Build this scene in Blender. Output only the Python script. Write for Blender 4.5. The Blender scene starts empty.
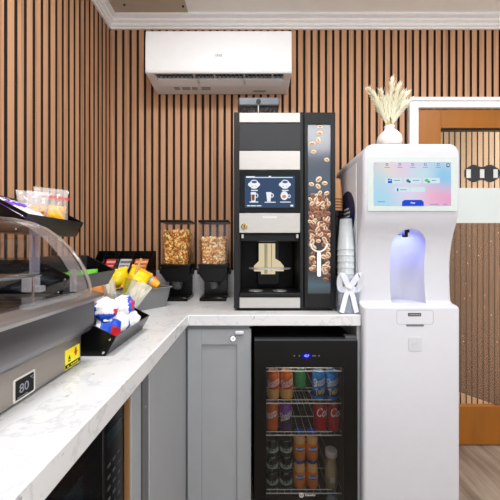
import bpy, bmesh, math, random
from mathutils import Vector, Matrix, noise
random.seed(7)
SC = bpy.context.scene
COL = SC.collection
PI = math.pi
H = 1.17          # eye height
YW = 1.724        # front of the slats on the far wall
XL = -.832        # front of the slats on the left wall
ZC = .9165        # worktop height

# ------------------------------------------------------------------ materials
def lin(c):
    out = []
    for v in c:
        v = v / 255.
        out.append(v / 12.92 if v <= .04045 else ((v + .055) / 1.055) ** 2.4)
    return tuple(out) + (1.,)
MATS = {}
def nodes(name):
    m = bpy.data.materials.new(name); m.use_nodes = True
    nt = m.node_tree; nt.nodes.clear()
    o = nt.nodes.new('ShaderNodeOutputMaterial')
    return m, nt, o
def pm(name, rgb, rough=.5, metal=0., var=.06, scale=40., bump=0., spec=.5, emit=0., stretch=(1, 1, 1), coat=0., bscale=None):
    """principled with a little procedural colour variation"""
    if name in MATS: return MATS[name]
    m, nt, o = nodes(name); N = nt.nodes.new; L = nt.links.new
    b = N('ShaderNodeBsdfPrincipled')
    tc = N('ShaderNodeTexCoord'); mp = N('ShaderNodeMapping'); mp.inputs['Scale'].default_value = stretch
    nz = N('ShaderNodeTexNoise'); nz.inputs['Scale'].default_value = scale; nz.inputs['Detail'].default_value = 3
    L(tc.outputs['Object'], mp.inputs['Vector']); L(mp.outputs[0], nz.inputs['Vector'])
    c = lin(rgb)
    r = N('ShaderNodeValToRGB')
    r.color_ramp.elements[0].position = .3; r.color_ramp.elements[1].position = .7
    r.color_ramp.elements[0].color = tuple(v * (1 - var) for v in c[:3]) + (1,)
    r.color_ramp.elements[1].color = tuple(min(1, v * (1 + var)) for v in c[:3]) + (1,)
    L(nz.outputs['Fac'], r.inputs[0]); L(r.outputs[0], b.inputs['Base Color'])
    b.inputs['Roughness'].default_value = rough; b.inputs['Metallic'].default_value = metal
    b.inputs['Specular IOR Level'].default_value = spec
    b.inputs['Coat Weight'].default_value = coat
    if emit:
        L(r.outputs[0], b.inputs['Emission Color']); b.inputs['Emission Strength'].default_value = emit
    if bump:
        bp = N('ShaderNodeBump'); bp.inputs['Strength'].default_value = bump; bp.inputs['Distance'].default_value = .004
        if bscale:
            n2 = N('ShaderNodeTexNoise'); n2.inputs['Scale'].default_value = bscale; L(mp.outputs[0], n2.inputs['Vector'])
            L(n2.outputs['Fac'], bp.inputs['Height'])
        else: L(nz.outputs['Fac'], bp.inputs['Height'])
        L(bp.outputs[0], b.inputs['Normal'])
    L(b.outputs[0], o.inputs['Surface'])
    MATS[name] = m; return m
def glass(name, tint=(1, 1, 1), ior=1.45, rough=.02, haze=0., haze_rgb=(230, 235, 240)):
    """clear sheet: tinted see-through + fresnel reflection + optional milky share"""
    if name in MATS: return MATS[name]
    m, nt, o = nodes(name); N = nt.nodes.new; L = nt.links.new
    t = N('ShaderNodeBsdfTransparent'); t.inputs[0].default_value = tuple(tint) + (1,)
    g = N('ShaderNodeBsdfGlossy'); g.inputs['Roughness'].default_value = rough; g.inputs[0].default_value = (1, 1, 1, 1)
    lw = N('ShaderNodeLayerWeight'); lw.inputs[0].default_value = .5
    pw = N('ShaderNodeMath'); pw.operation = 'POWER'; L(lw.outputs['Facing'], pw.inputs[0]); pw.inputs[1].default_value = 4.
    f = N('ShaderNodeMath'); f.operation = 'MULTIPLY_ADD'; L(pw.outputs[0], f.inputs[0]); f.inputs[1].default_value = .6
    f.inputs[2].default_value = ((ior - 1) / (ior + 1)) ** 2
    nz = N('ShaderNodeTexNoise'); nz.inputs['Scale'].default_value = 6
    bp = N('ShaderNodeBump'); bp.inputs['Strength'].default_value = .02; L(nz.outputs['Fac'], bp.inputs['Height'])
    L(bp.outputs[0], g.inputs['Normal'])
    mx = N('ShaderNodeMixShader'); L(f.outputs[0], mx.inputs[0]); 
    last = t
    if haze:
        d = N('ShaderNodeBsdfDiffuse'); d.inputs[0].default_value = lin(haze_rgb)
        m2 = N('ShaderNodeMixShader'); m2.inputs[0].default_value = haze
        L(t.outputs[0], m2.inputs[1]); L(d.outputs[0], m2.inputs[2]); last = m2
    L(last.outputs[0], mx.inputs[1]); L(g.outputs[0], mx.inputs[2]); L(mx.outputs[0], o.inputs['Surface'])
    MATS[name] = m; return m
def emis(name, rgb, s=1.):
    if name in MATS: return MATS[name]
    m, nt, o = nodes(name)
    e = nt.nodes.new('ShaderNodeEmission'); e.inputs[0].default_value = lin(rgb); e.inputs[1].default_value = s
    nt.links.new(e.outputs[0], o.inputs['Surface']); MATS[name] = m; return m

def slat_wood(name, a, b_, rough=.55):
    m, nt, o = nodes(name); N = nt.nodes.new; L = nt.links.new
    b = N('ShaderNodeBsdfPrincipled'); b.inputs['Roughness'].default_value = rough; b.inputs['Specular IOR Level'].default_value = .3
    tc = N('ShaderNodeTexCoord')
    mp = N('ShaderNodeMapping'); mp.inputs['Scale'].default_value = (90, 90, 2.2)
    nz = N('ShaderNodeTexNoise'); nz.inputs['Scale'].default_value = 1.; nz.inputs['Detail'].default_value = 6
    mp2 = N('ShaderNodeMapping'); mp2.inputs['Scale'].default_value = (23.2, 23.2, .35)
    n2 = N('ShaderNodeTexNoise'); n2.inputs['Scale'].default_value = 1.; n2.inputs['Detail'].default_value = 1
    L(tc.outputs['Object'], mp.inputs[0]); L(mp.outputs[0], nz.inputs[0]); L(tc.outputs['Object'], mp2.inputs[0]); L(mp2.outputs[0], n2.inputs[0])
    ad = N('ShaderNodeMath'); ad.operation = 'ADD'; L(nz.outputs['Fac'], ad.inputs[0]); L(n2.outputs['Fac'], ad.inputs[1])
    r = N('ShaderNodeValToRGB'); r.color_ramp.elements[0].position = .72; r.color_ramp.elements[1].position = 1.28
    r.color_ramp.elements[0].color = lin(a); r.color_ramp.elements[1].color = lin(b_)
    L(ad.outputs[0], r.inputs[0]); 
    L(r.outputs[0], b.inputs['Base Color']); L(b.outputs[0], o.inputs['Surface']); MATS[name] = m; return m
def marble(name):
    m, nt, o = nodes(name); N = nt.nodes.new; L = nt.links.new
    b = N('ShaderNodeBsdfPrincipled'); b.inputs['Roughness'].default_value = .22
    tc = N('ShaderNodeTexCoord')
    n0 = N('ShaderNodeTexNoise'); n0.inputs['Scale'].default_value = 5; n0.inputs['Detail'].default_value = 6
    L(tc.outputs['Object'], n0.inputs[0])
    mx = N('ShaderNodeMix'); mx.data_type = 'VECTOR'; mx.inputs[0].default_value = .10
    L(tc.outputs['Object'], mx.inputs[4]); L(n0.outputs['Color'], mx.inputs[5])
    v = N('ShaderNodeTexNoise'); v.inputs['Scale'].default_value = 7.5; v.inputs['Detail'].default_value = 5; v.inputs['Roughness'].default_value = .6
    L(mx.outputs[1], v.inputs[0])
    r = N('ShaderNodeValToRGB'); e = r.color_ramp.elements
    e[0].position = 0; e[0].color = lin((218, 219, 221)); e[1].position = 1; e[1].color = lin((222, 222, 224))
    for p, c in ((.465, (220, 221, 223)), (.49, (203, 205, 208)), (.51, (220, 221, 222)), (.61, (219, 220, 222)), (.625, (210, 211, 214)), (.64, (222, 222, 224))):
        k = e.new(p); k.color = lin(c)
    L(v.outputs['Fac'], r.inputs[0])
    # small dark flecks
    w = N('ShaderNodeTexNoise'); w.inputs['Scale'].default_value = 45; w.inputs['Detail'].default_value = 2
    L(tc.outputs['Object'], w.inputs[0])
    r2 = N('ShaderNodeValToRGB'); r2.color_ramp.elements[0].position = .70; r2.color_ramp.elements[1].position = .76
    r2.color_ramp.elements[0].color = (1, 1, 1, 1); r2.color_ramp.elements[1].color = (.55, .55, .57, 1)
    L(w.outputs['Fac'], r2.inputs[0])
    mu = N('ShaderNodeMix'); mu.data_type = 'RGBA'; mu.blend_type = 'MULTIPLY'; mu.inputs[0].default_value = 1
    L(r.outputs[0], mu.inputs[6]); L(r2.outputs[0], mu.inputs[7])
    L(mu.outputs[2], b.inputs['Base Color']); L(b.outputs[0], o.inputs['Surface']); MATS[name] = m; return m
def planks(name):
    m, nt, o = nodes(name); N = nt.nodes.new; L = nt.links.new
    b = N('ShaderNodeBsdfPrincipled'); b.inputs['Roughness'].default_value = .45
    tc = N('ShaderNodeTexCoord')
    mp = N('ShaderNodeMapping'); mp.inputs['Rotation'].default_value = (0, 0, PI / 2)
    br = N('ShaderNodeTexBrick'); br.inputs['Scale'].default_value = 1; br.inputs['Brick Width'].default_value = 1.2; br.inputs['Row Height'].default_value = .15
    br.inputs['Mortar Size'].default_value = .0016; br.offset = .37
    br.inputs['Color1'].default_value = (.35, .35, .35, 1); br.inputs['Color2'].default_value = (.65, .65, .65, 1); br.inputs['Mortar'].default_value = (.0, .0, .0, 1)
    L(tc.outputs['Object'], mp.inputs[0]); L(mp.outputs[0], br.inputs[0])
    m2 = N('ShaderNodeMapping'); m2.inputs['Scale'].default_value = (26, 2.4, 1)
    nz = N('ShaderNodeTexNoise'); nz.inputs['Scale'].default_value = 1; nz.inputs['Detail'].default_value = 6
    L(tc.outputs['Object'], m2.inputs[0]); L(m2.outputs[0], nz.inputs[0])
    mx = N('ShaderNodeMix'); mx.data_type = 'RGBA'; mx.inputs[0].default_value = .72
    L(br.outputs[0], mx.inputs[6]); L(nz.outputs['Fac'], mx.inputs[7])
    r = N('ShaderNodeValToRGB'); r.color_ramp.elements[0].position = .28; r.color_ramp.elements[1].position = .7
    r.color_ramp.elements[0].color = lin((112, 94, 80)); r.color_ramp.elements[1].color = lin((196, 180, 164))
    L(mx.outputs[2], r.inputs[0]); L(r.outputs[0], b.inputs['Base Color']); L(b.outputs[0], o.inputs['Surface']); MATS[name] = m; return m
def steel(name, rgb, rough=.32, stretch=(3, 3, 160)):
    m, nt, o = nodes(name); N = nt.nodes.new; L = nt.links.new
    b = N('ShaderNodeBsdfPrincipled'); b.inputs['Metallic'].default_value = 1; b.inputs['Base Color'].default_value = lin(rgb)
    tc = N('ShaderNodeTexCoord'); mp = N('ShaderNodeMapping'); mp.inputs['Scale'].default_value = stretch
    nz = N('ShaderNodeTexNoise'); nz.inputs['Scale'].default_value = 3; nz.inputs['Detail'].default_value = 5
    L(tc.outputs['Object'], mp.inputs[0]); L(mp.outputs[0], nz.inputs[0])
    mr = N('ShaderNodeMapRange'); mr.inputs['To Min'].default_value = rough - .07; mr.inputs['To Max'].default_value = rough + .08
    L(nz.outputs['Fac'], mr.inputs['Value']); L(mr.outputs[0], b.inputs['Roughness'])
    L(b.outputs[0], o.inputs['Surface']); MATS[name] = m; return m
def screen_gradient(name):
    """soft pastel wallpaper of a lit display: blurred colour blobs"""
    m, nt, o = nodes(name); N = nt.nodes.new; L = nt.links.new
    tc = N('ShaderNodeTexCoord'); last = None
    base = N('ShaderNodeRGB'); base.outputs[0].default_value = lin((214, 224, 244)); last = base.outputs[0]
    for u, v, r, c in ((-.9, .8, .9, (226, 206, 240)), (-.55, .62, .75, (250, 238, 206)), (-.95, .0, .9, (196, 228, 240)), (-.1, .75, .8, (236, 214, 242)), (-.8, -.8, .9, (176, 226, 246)),
                       (.75, .25, .85, (136, 208, 246)), (.25, .45, .6, (206, 236, 244)), (.5, -.62, .8, (250, 186, 212)), (.95, -.75, .6, (244, 170, 210)), (-.1, -.35, .7, (232, 222, 246))):
        d = N('ShaderNodeVectorMath'); d.operation = 'SUBTRACT'; L(tc.outputs['Object'], d.inputs[0]); d.inputs[1].default_value = (u * .1485, -.19, 1.4233 + v * .0832)
        s_ = N('ShaderNodeVectorMath'); s_.operation = 'MULTIPLY'; L(d.outputs[0], s_.inputs[0]); s_.inputs[1].default_value = (1 / .1485, 0, 1 / .12)
        ln = N('ShaderNodeVectorMath'); ln.operation = 'LENGTH'; L(s_.outputs[0], ln.inputs[0])
        mr = N('ShaderNodeMapRange'); mr.interpolation_type = 'SMOOTHSTEP'; L(ln.outputs['Value'], mr.inputs['Value'])
        mr.inputs['From Min'].default_value = 0; mr.inputs['From Max'].default_value = r; mr.inputs['To Min'].default_value = .9; mr.inputs['To Max'].default_value = 0
        mx = N('ShaderNodeMix'); mx.data_type = 'RGBA'; L(mr.outputs[0], mx.inputs[0]); L(last, mx.inputs[6]); mx.inputs[7].default_value = lin(c); last = mx.outputs[2]
    em = N('ShaderNodeEmission'); em.inputs[1].default_value = .92; L(last, em.inputs[0])
    L(em.outputs[0], o.inputs['Surface']); MATS[name] = m; return m

# ------------------------------------------------------------------ mesh builder
class MB:
    def __init__(s): s.v = []; s.f = []; s.m = []
    def add(s, vs, fs, mi=0, M=None):
        o = len(s.v)
        s.v += [tuple(M @ Vector(p)) if M else tuple(p) for p in vs]
        s.f += [tuple(i + o for i in f) for f in fs]
        s.m += (mi if isinstance(mi, list) else [mi] * len(fs))
        return s
    def box(s, x0, x1, y0, y1, z0, z1, mi=0, M=None):
        vs = [(x, y, z) for z in (z0, z1) for y in (y0, y1) for x in (x0, x1)]
        fs = [(0, 2, 3, 1), (4, 5, 7, 6), (0, 1, 5, 4), (2, 6, 7, 3), (0, 4, 6, 2), (1, 3, 7, 5)]
        return s.add(vs, fs, mi, M)
    def prism(s, pts, axis, a0, a1, mi=0, M=None):
        """pts in the two other axes (order x,y,z without the axis)"""
        def mk(p, a):
            return {'x': (a, p[0], p[1]), 'y': (p[0], a, p[1]), 'z': (p[0], p[1], a)}[axis]
        n = len(pts); vs = [mk(p, a0) for p in pts] + [mk(p, a1) for p in pts]
        fs = [tuple(range(n)), tuple(range(2 * n - 1, n - 1, -1))] + [(i, (i + 1) % n, n + (i + 1) % n, n + i) for i in range(n)]
        return s.add(vs, fs, mi, M)
    def lathe(s, prof, seg=24, mi=0, M=None, sx=1, sy=1):
        """prof: list of (r, z) bottom to top; closed when r = 0 at the ends"""
        vs = []; fs = []; ms = []
        idx = []
        for r, z in prof:
            if r < 1e-6: idx.append([len(vs)]); vs.append((0, 0, z))
            else:
                idx.append(list(range(len(vs), len(vs) + seg)))
                vs += [(r * sx * math.cos(2 * PI * k / seg), r * sy * math.sin(2 * PI * k / seg), z) for k in range(seg)]
        for j in range(len(idx) - 1):
            a, b = idx[j], idx[j + 1]; mm = mi[j] if isinstance(mi, list) else mi
            for k in range(seg):
                k2 = (k + 1) % seg
                if len(a) == 1 and len(b) == 1: continue
                if len(a) == 1: fs.append((a[0], b[k2], b[k]))
                elif len(b) == 1: fs.append((a[k], a[k2], b[0]))
                else: fs.append((a[k], a[k2], b[k2], b[k]))
                ms.append(mm)
        return s.add(vs, fs, ms, M)
    def tube(s, path, r, seg=8, mi=0, M=None, cap=True):
        path = [Vector(p) for p in path]; n = len(path); vs = []; fs = []
        rs = r if isinstance(r, (list, tuple)) else [r] * n
        up = Vector((0, 0, 1)); last = None
        for i, p in enumerate(path):
            d = (path[min(i + 1, n - 1)] - path[max(i - 1, 0)]).normalized()
            u = last - d * last.dot(d) if last else d.cross(up if abs(d.z) < .95 else Vector((1, 0, 0)))
            u.normalize(); last = u; w = d.cross(u)
            vs += [tuple(p + (u * math.cos(2 * PI * k / seg) + w * math.sin(2 * PI * k / seg)) * rs[i]) for k in range(seg)]
        for i in range(n - 1):
            for k in range(seg):
                k2 = (k + 1) % seg; fs.append((i * seg + k, i * seg + k2, (i + 1) * seg + k2, (i + 1) * seg + k))
        if cap: fs += [tuple(range(seg - 1, -1, -1)), tuple(range((n - 1) * seg, n * seg))]
        return s.add(vs, fs, mi, M)
    def loft(s, rings, mi=0, M=None, cap=True):
        n = len(rings[0]); vs = [p for r in rings for p in r]; fs = []
        for i in range(len(rings) - 1):
            for k in range(n):
                k2 = (k + 1) % n; fs.append((i * n + k, i * n + k2, (i + 1) * n + k2, (i + 1) * n + k))
        if cap: fs += [tuple(range(n - 1, -1, -1)), tuple(range((len(rings) - 1) * n, len(rings) * n))]
        return s.add(vs, fs, mi, M)
    def ball(s, c, r, mi=0, seg=14, rings=9, M=None):
        rx, ry, rz = r if isinstance(r, (tuple, list)) else (r, r, r)
        T = Matrix.Translation(c) @ Matrix.Diagonal((rx, ry, rz, 1))
        if M: T = M @ T
        return s.lathe([(math.sin(PI * j / rings) if 0 < j < rings else 0, -math.cos(PI * j / rings)) for j in range(rings + 1)], seg, mi, T)
    def rect_xz(s, x0, x1, z0, z1, y, t=.0006, mi=0, r=0., seg=5):
        """thin plate facing -Y, front face at y"""
        return s.prism(rrect(x0, x1, z0, z1, r, seg), 'y', y, y + t, mi)
    def build(s, name, mats, parent=None, bevel=0., bseg=2, sharp=38, world=True, origin=None):
        if not isinstance(mats, (list, tuple)): mats = [mats]
        o = Vector((0, 0, 0))
        if parent is not None:
            o = ORI.get(parent.name, Vector((0, 0, 0))) if world else o
        else:
            xs = [p[0] for p in s.v]; ys = [p[1] for p in s.v]; zs = [p[2] for p in s.v]
            o = Vector(((min(xs) + max(xs)) / 2, (min(ys) + max(ys)) / 2, min(zs))) if origin is None else Vector(origin)
        me = bpy.data.meshes.new(name)
        me.from_pydata([(p[0] - o.x, p[1] - o.y, p[2] - o.z) for p in s.v], [], s.f)
        for m in mats: me.materials.append(m)
        me.polygons.foreach_set('material_index', s.m)
        bm = bmesh.new(); bm.from_mesh(me); bmesh.ops.recalc_face_normals(bm, faces=bm.faces); bm.to_mesh(me); bm.free()
        me.polygons.foreach_set('use_smooth', [True] * len(me.polygons))
        me.set_sharp_from_angle(angle=math.radians(sharp))
        me.update()
        ob = bpy.data.objects.new(name, me); COL.objects.link(ob)
        if parent is not None: ob.parent = parent; ORI[ob.name] = o.copy()
        else: ob.location = o; ORI[ob.name] = o.copy()
        if bevel:
            b = ob.modifiers.new('bevel', 'BEVEL'); b.width = bevel; b.segments = bseg; b.limit_method = 'ANGLE'; b.angle_limit = math.radians(40)
            b.harden_normals = False
        return ob
ORI = {}
def rrect(x0, x1, z0, z1, r=0., seg=5):
    if r <= 0: return [(x0, z0), (x1, z0), (x1, z1), (x0, z1)]
    pts = []
    for cx, cz, a in ((x1 - r, z0 + r, -90), (x1 - r, z1 - r, 0), (x0 + r, z1 - r, 90), (x0 + r, z0 + r, 180)):
        for k in range(seg + 1):
            t = math.radians(a + 90 * k / seg); pts.append((cx + r * math.cos(t), cz + r * math.sin(t)))
    return pts
def ellipse(cx, cz, rx, rz, n=24):
    return [(cx + rx * math.cos(2 * PI * k / n), cz + rz * math.sin(2 * PI * k / n)) for k in range(n)]
def thing(name, label, cat, loc=(0, 0, 0), group=None):
    o = bpy.data.objects.new(name, None); COL.objects.link(o); o.empty_display_size = .05
    o.location = loc; o['label'] = label; o['category'] = cat; ORI[o.name] = Vector(loc)
    if group: o['group'] = group
    return o
def tag(o, label, cat, group=None, kind=None):
    o['label'] = label; o['category'] = cat
    if group: o['group'] = group
    if kind: o['kind'] = kind
    return o
def struct(o): o['kind'] = 'structure'; return o
def place(o, loc, rz=0., rx=0., ry=0.):
    o.location = loc; o.rotation_euler = (rx, ry, rz); return o
def dup(root, loc, rot=None, label=None, group=None, mats=None):
    r = root.copy(); COL.objects.link(r); r.location = loc
    if rot is not None: r.rotation_euler = rot
    if label: r['label'] = label
    if group: r['group'] = group
    for ch in list(root.children):
        c = ch.copy(); COL.objects.link(c); c.parent = r
        for g in list(ch.children):
            d = g.copy(); COL.objects.link(d); d.parent = c
    return r
def text_mesh(txt, size, depth=.0006, shear=0., bold=0., align='CENTER'):
    cu = bpy.data.curves.new('lettering', 'FONT'); cu.body = txt; cu.size = size; cu.extrude = depth / 2
    cu.align_x = align; cu.align_y = 'CENTER'; cu.shear = shear; cu.offset = bold; cu.resolution_u = 3
    ob = bpy.data.objects.new('lettering', cu); COL.objects.link(ob)
    dg = bpy.context.evaluated_depsgraph_get(); dg.update()
    me = bpy.data.meshes.new_from_object(ob.evaluated_get(dg))
    v = [tuple(p.co) for p in me.vertices]; f = [tuple(p.vertices) for p in me.polygons]
    bpy.data.objects.remove(ob); bpy.data.curves.remove(cu); bpy.data.meshes.remove(me)
    return v, f
def text_flat(mb, txt, size, M, mi=0, **k):
    v, f = text_mesh(txt, size, **k); mb.add(v, f, mi, M)
def FACE_Y(x, y, z):      # text / plates facing -Y
    return Matrix(((1, 0, 0, x), (0, 0, 1, y), (0, 1, 0, z), (0, 0, 0, 1))) @ Matrix.Diagonal((1, 1, -1, 1))
def FACE_X(x, y, z):      # facing +X, reading along +Y
    return Matrix(((0, 0, 1, x), (1, 0, 0, y), (0, 1, 0, z), (0, 0, 0, 1)))
def text_cyl(mb, txt, size, r, zc, ang=0., mi=0, **k):
    """lettering wrapped on an upright cylinder of radius r, centred towards -Y turned by ang"""
    v, f = text_mesh(txt, size, **k)
    vs = []
    for x, y, z in v:
        a = x / r + ang; rr = r + .0006 + z
        vs.append((rr * math.sin(a), -rr * math.cos(a), zc + y))
    mb.add(vs, f, mi)
# ------------------------------------------------------------------ palette
slat = slat_wood('slat_wood', (160, 115, 84), (197, 150, 115))
felt = pm('black_felt', (36, 31, 29), .95, scale=200)
white_paint = pm('white_paint', (247, 247, 247), .4, var=.02)
ceil_paint = pm('ceiling_paint', (250, 248, 244), .8, var=.02, scale=6)
ceil_beige = pm('ceiling_panel_beige', (186, 172, 154), .8, var=.06, scale=8)
wall_paint = pm('wall_paint', (226, 222, 216), .7, var=.02)
marb = marble('white_marble')
steel_m = steel('brushed_steel', (196, 190, 184), .34, (160, 3, 160))
steel_d = steel('satin_steel', (150, 148, 150), .36, (3, 3, 120))
chrome = steel('chrome', (225, 225, 225), .12, (5, 5, 5))
silver = pm('silver_panel', (186, 184, 181), .4, .15, var=.03, scale=30, stretch=(1, 1, 8))
char_ = pm('charcoal_plastic', (34, 35, 37), .45, var=.04, spec=.2)
dark = pm('near_black', (17, 17, 18), .35, var=.08, spec=.25)
blackg = pm('gloss_black', (12, 12, 13), .12, var=.05, spec=.3)
cab = pm('cabinet_grey', (152, 155, 159), .45, var=.02, scale=15)
cab_d = pm('cabinet_grey_edge', (126, 129, 132), .5, var=.02)
rawwood = pm('raw_board', (138, 98, 54), .6, var=.12, stretch=(30, 30, 2), scale=2)
acr_black = pm('black_acrylic', (14, 14, 15), .22, var=.05, spec=.25)
whitep = pm('white_plastic', (204, 205, 212), .28, var=.01)
whitep2 = pm('white_plastic_grey', (202, 204, 210), .3, var=.01)
grey_line = pm('grey_seam', (150, 151, 156), .5)
white_ink = pm('white_ink', (245, 245, 245), .5, var=.01)
clear = glass('clear_acrylic', (.95, .955, .96), 1.4, .03, haze=.05)
orange_wood = pm('amber_door_wood', (160, 97, 22), .42, var=.10, stretch=(8, 8, 1.5), scale=2.4)

# ------------------------------------------------------------------ room shell
def slat_box(mb, x0, x1, y0, y1, z0, z1, ax):
    # veneered face, black core showing on the edges
    mi = [0, 0, 0, 0, 1, 1] if ax == 'y' else [0, 0, 1, 1, 0, 0]
    vs = [(x, y, z) for z in (z0, z1) for y in (y0, y1) for x in (x0, x1)]
    mb.add(vs, [(0, 2, 3, 1), (4, 5, 7, 6), (0, 1, 5, 4), (2, 6, 7, 3), (0, 4, 6, 2), (1, 3, 7, 5)], mi)
PER = .04304; SW = .0285; GAP0 = .9684
DX0, DX1, DZ = .993, 1.80, 2.01           # door opening
floor = MB().box(XL - .05, 2.45, -1.0, 2.35, -.05, 0).build('floor', planks('vinyl_planks')); struct(floor)
c = MB().box(XL - .05, 2.45, -2.6, 2.35, 2.54, 2.60, 0)
c.box(XL, -.357, .55, 1.70, 2.5365, 2.5402, 1)
for x, y in ((-.70, 1.615), (-.375, 1.625)): c.lathe([(0, -.004), (.006, -.004), (.006, 0), (0, 0)], 10, 2, Matrix.Translation((x, y, 2.5365)))
struct(c.build('ceiling', [ceil_paint, ceil_beige, dark]))
w = MB()
for x0, x1, z0, z1 in ((XL - .03, DX0, 0, 2.54), (DX0, DX1, DZ, 2.54), (DX1, 2.45, 0, 2.54)):
    w.box(x0, x1, YW + .012, YW + .06, z0, z1, 1)
k = -60
while True:
    g = GAP0 + k * PER; k += 1
    x0 = g + (PER - SW) / 2; x1 = x0 + SW
    if x1 > 2.4: break
    if x1 < XL + .004: continue
    x0 = max(x0, XL)
    z0 = DZ if (x1 > DX0 and x0 < DX1) else 0
    slat_box(w, x0, x1, YW, YW + .0125, z0, 2.54, 'y')
struct(w.build('wall_back', [slat, felt], origin=(0, YW, 0)))
w = MB().box(XL - .06, XL - .0085, -2.6, YW + .06, 0, 2.54, 1)
y = YW - .012
while y > -1.2:
    slat_box(w, XL - .009, XL, y - SW, y, 0, 2.54, 'x'); y -= PER
struct(w.build('wall_left', [slat, felt], origin=(XL, 0, 0)))
struct(MB().box(2.40, 2.46, -2.6, YW, 0, 2.54).build('wall_right', wall_paint))
# crown moulding
prof = [(0, 2.478), (.010, 2.478), (.013, 2.487), (.020, 2.490), (.024, 2.503), (.034, 2.510), (.038, 2.520), (.047, 2.523), (.056, 2.528), (.056, 2.541), (0, 2.541)]
struct(MB().prism([(YW - d, z) for d, z in prof], 'x', XL, 2.40).build('trim_1', white_paint, sharp=20))
struct(MB().prism([(XL + d, z) for d, z in prof], 'y', -2.6, YW).build('trim_2', white_paint, sharp=20))
# door casing
t = MB()
cas = [(.0, .0), (.052, .0), (.052, .012), (.040, .018), (.012, .018), (.0, .010)]
YC = YW - .018
t.box(DX0 - .050, DX0, YC, YW + .03, 0, DZ); t.box(DX1, DX1 + .05, YC, YW + .03, 0, DZ)
t.box(DX0 - .050, DX1 + .05, YC, YW + .03, DZ, DZ + .050)
t.box(DX0 - .056, DX1 + .056, YC - .010, YW, DZ + .036, DZ + .057)
t.box(DX0 - .056, DX0 - .040, YC - .006, YW, 0, DZ + .04)
t.box(DX1 + .040, DX1 + .056, YC - .006, YW, 0, DZ + .04)
struct(t.build('trim_3', white_paint, bevel=.003))
# door leaf
dr = thing('door_1', '', '', ((DX0 + DX1) / 2, YW + .03, 0)); del dr['label']; del dr['category']; struct(dr)
YD = YW + .001
gx0, gx1, gz0, gz1 = DX0 + .143, DX1 - .143, .238, 1.896
m = MB()
m.box(DX0 + .003, gx0, YD, YD + .035, .012, DZ - .003); m.box(gx1, DX1 - .003, YD, YD + .035, .012, DZ - .003)
m.box(gx0, gx1, YD, YD + .035, .012, gz0); m.box(gx0, gx1, YD, YD + .035, gz1, DZ - .003)
m.build('door_frame', orange_wood, dr, bevel=.002)
MB().box(gx0, gx1, YD + .004, YD + .034, gz1 - .010, gz1).build('glazing_bead', dark, dr)
MB().box(gx0, gx1, YD + .016, YD + .021, gz0, gz1 - .01).build('glass_pane', glass('door_glass', (.93, .92, .90), 1.45, .01), dr)
def zz(py, d=YW + .015): return H - (py - 250) * d / 290
def xx(px, d=YW + .015): return (px - 250) * d / 290
MB().box(gx0, gx1, YD + .0148, YD + .0158, zz(223), zz(188)).build('frosted_band', glass('frosted_film', (.82, .9, .9), 1.3, .4, haze=.72, haze_rgb=(232, 240, 242)), dr)
film = [(gx0, zz(223)), (gx0, zz(385)), (xx(497), gz0), (gx1, gz0), (gx1, zz(223))]  # lower left corner cut off, shaping a bright reflection on the glass
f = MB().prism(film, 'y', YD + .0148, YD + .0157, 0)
rf = random.Random(5)
for _ in range(34):
    a = gx0 + rf.random() * .5; b = zz(226) - rf.random() * .72
    f.prism(ellipse(a, b, .0025, .0025, 6), 'y', YD + .0138, YD + .0147, 1)
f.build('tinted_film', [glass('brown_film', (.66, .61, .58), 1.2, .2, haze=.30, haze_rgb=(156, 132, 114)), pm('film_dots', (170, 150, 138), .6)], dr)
m = MB()
zc = zz(173.5); pl = []
for k in range(60):       # a dark lozenge with three swellings
    a = 2 * PI * k / 60; u = math.cos(a); pl.append((xx(482) + .106 * u, zc + math.copysign(abs(math.sin(a)) ** .34, math.sin(a)) * (.047 + .008 * math.cos(u * 2 * PI * 1.0) * -1)))
m.prism(pl, 'y', YD + .0135, YD + .0147, 0)
for px in (468.5, 482, 495.5): m.rect_xz(xx(px) - .013, xx(px) + .013, zc - .027, zc + .025, YD + .0128, .0006, 1)
for px in (474.5, 488.5): m.rect_xz(xx(px) - .018, xx(px) + .018, zc - .05, zc + .05, YD + .0131, .0003, 0, .01)
m.build('notice_sticker', [pm('sticker_black', (40, 42, 46), .5), pm('sticker_white', (214, 220, 218), .5)], dr)
hd = MB().tube([(DX1 - .06, YD, 1.0), (DX1 - .06, YD - .05, 1.0), (DX1 - .19, YD - .05, 1.0)], .009, 10).build('handle', chrome, dr)
# what lies behind the glass
w = MB().box(.86, 2.4, 2.212, 2.26, 0, 2.54, 1)
x = .87
while x < 2.36: slat_box(w, x, x + .033, 2.20, 2.2125, 0, 2.54, 'y'); x += PER
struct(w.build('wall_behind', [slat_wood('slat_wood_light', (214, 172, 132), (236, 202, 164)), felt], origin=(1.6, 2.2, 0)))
# ------------------------------------------------------------------ worktop and base cabinets
XF = -.242; YF = 1.131; XR = .433
top = thing('countertop', 'white marble L-shaped worktop with grey veins along both slatted walls', 'worktop', (-.2, 1.4, .8735))
L_ = [(XL + .001, -.75), (XF, -.75), (XF, YF), (XR, YF), (XR, YW - .002), (XL + .001, YW - .002)]
MB().prism(L_, 'z', .8735, ZC).build('slab', marb, top, bevel=.003)
m = MB().box(XL + .001, XR, YW - .016, YW - .002, ZC, 1.05); m.box(XL + .001, XL + .015, -.75, YW - .016, ZC, 1.05)
m.build('upstand', marb, top)
FX = -.252; FY = 1.142
bc = thing('base_cabinet', 'grey shaker base cabinet with a small round lock between the corner and the fridge', 'cabinet', (-.12, 1.4, 0))
m = MB().box(-.83, -.002, FY + .02, 1.70, .10, .8735); m.box(-.262, -.002, FY + .008, FY + .021, .858, .8733)
m.box(-.24, -.002, FY + .06, FY + .1, 0, .1)
m.build('carcass', cab_d, bc)
x0, x1, z0, z1 = -.246, .004, .115, .857
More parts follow.
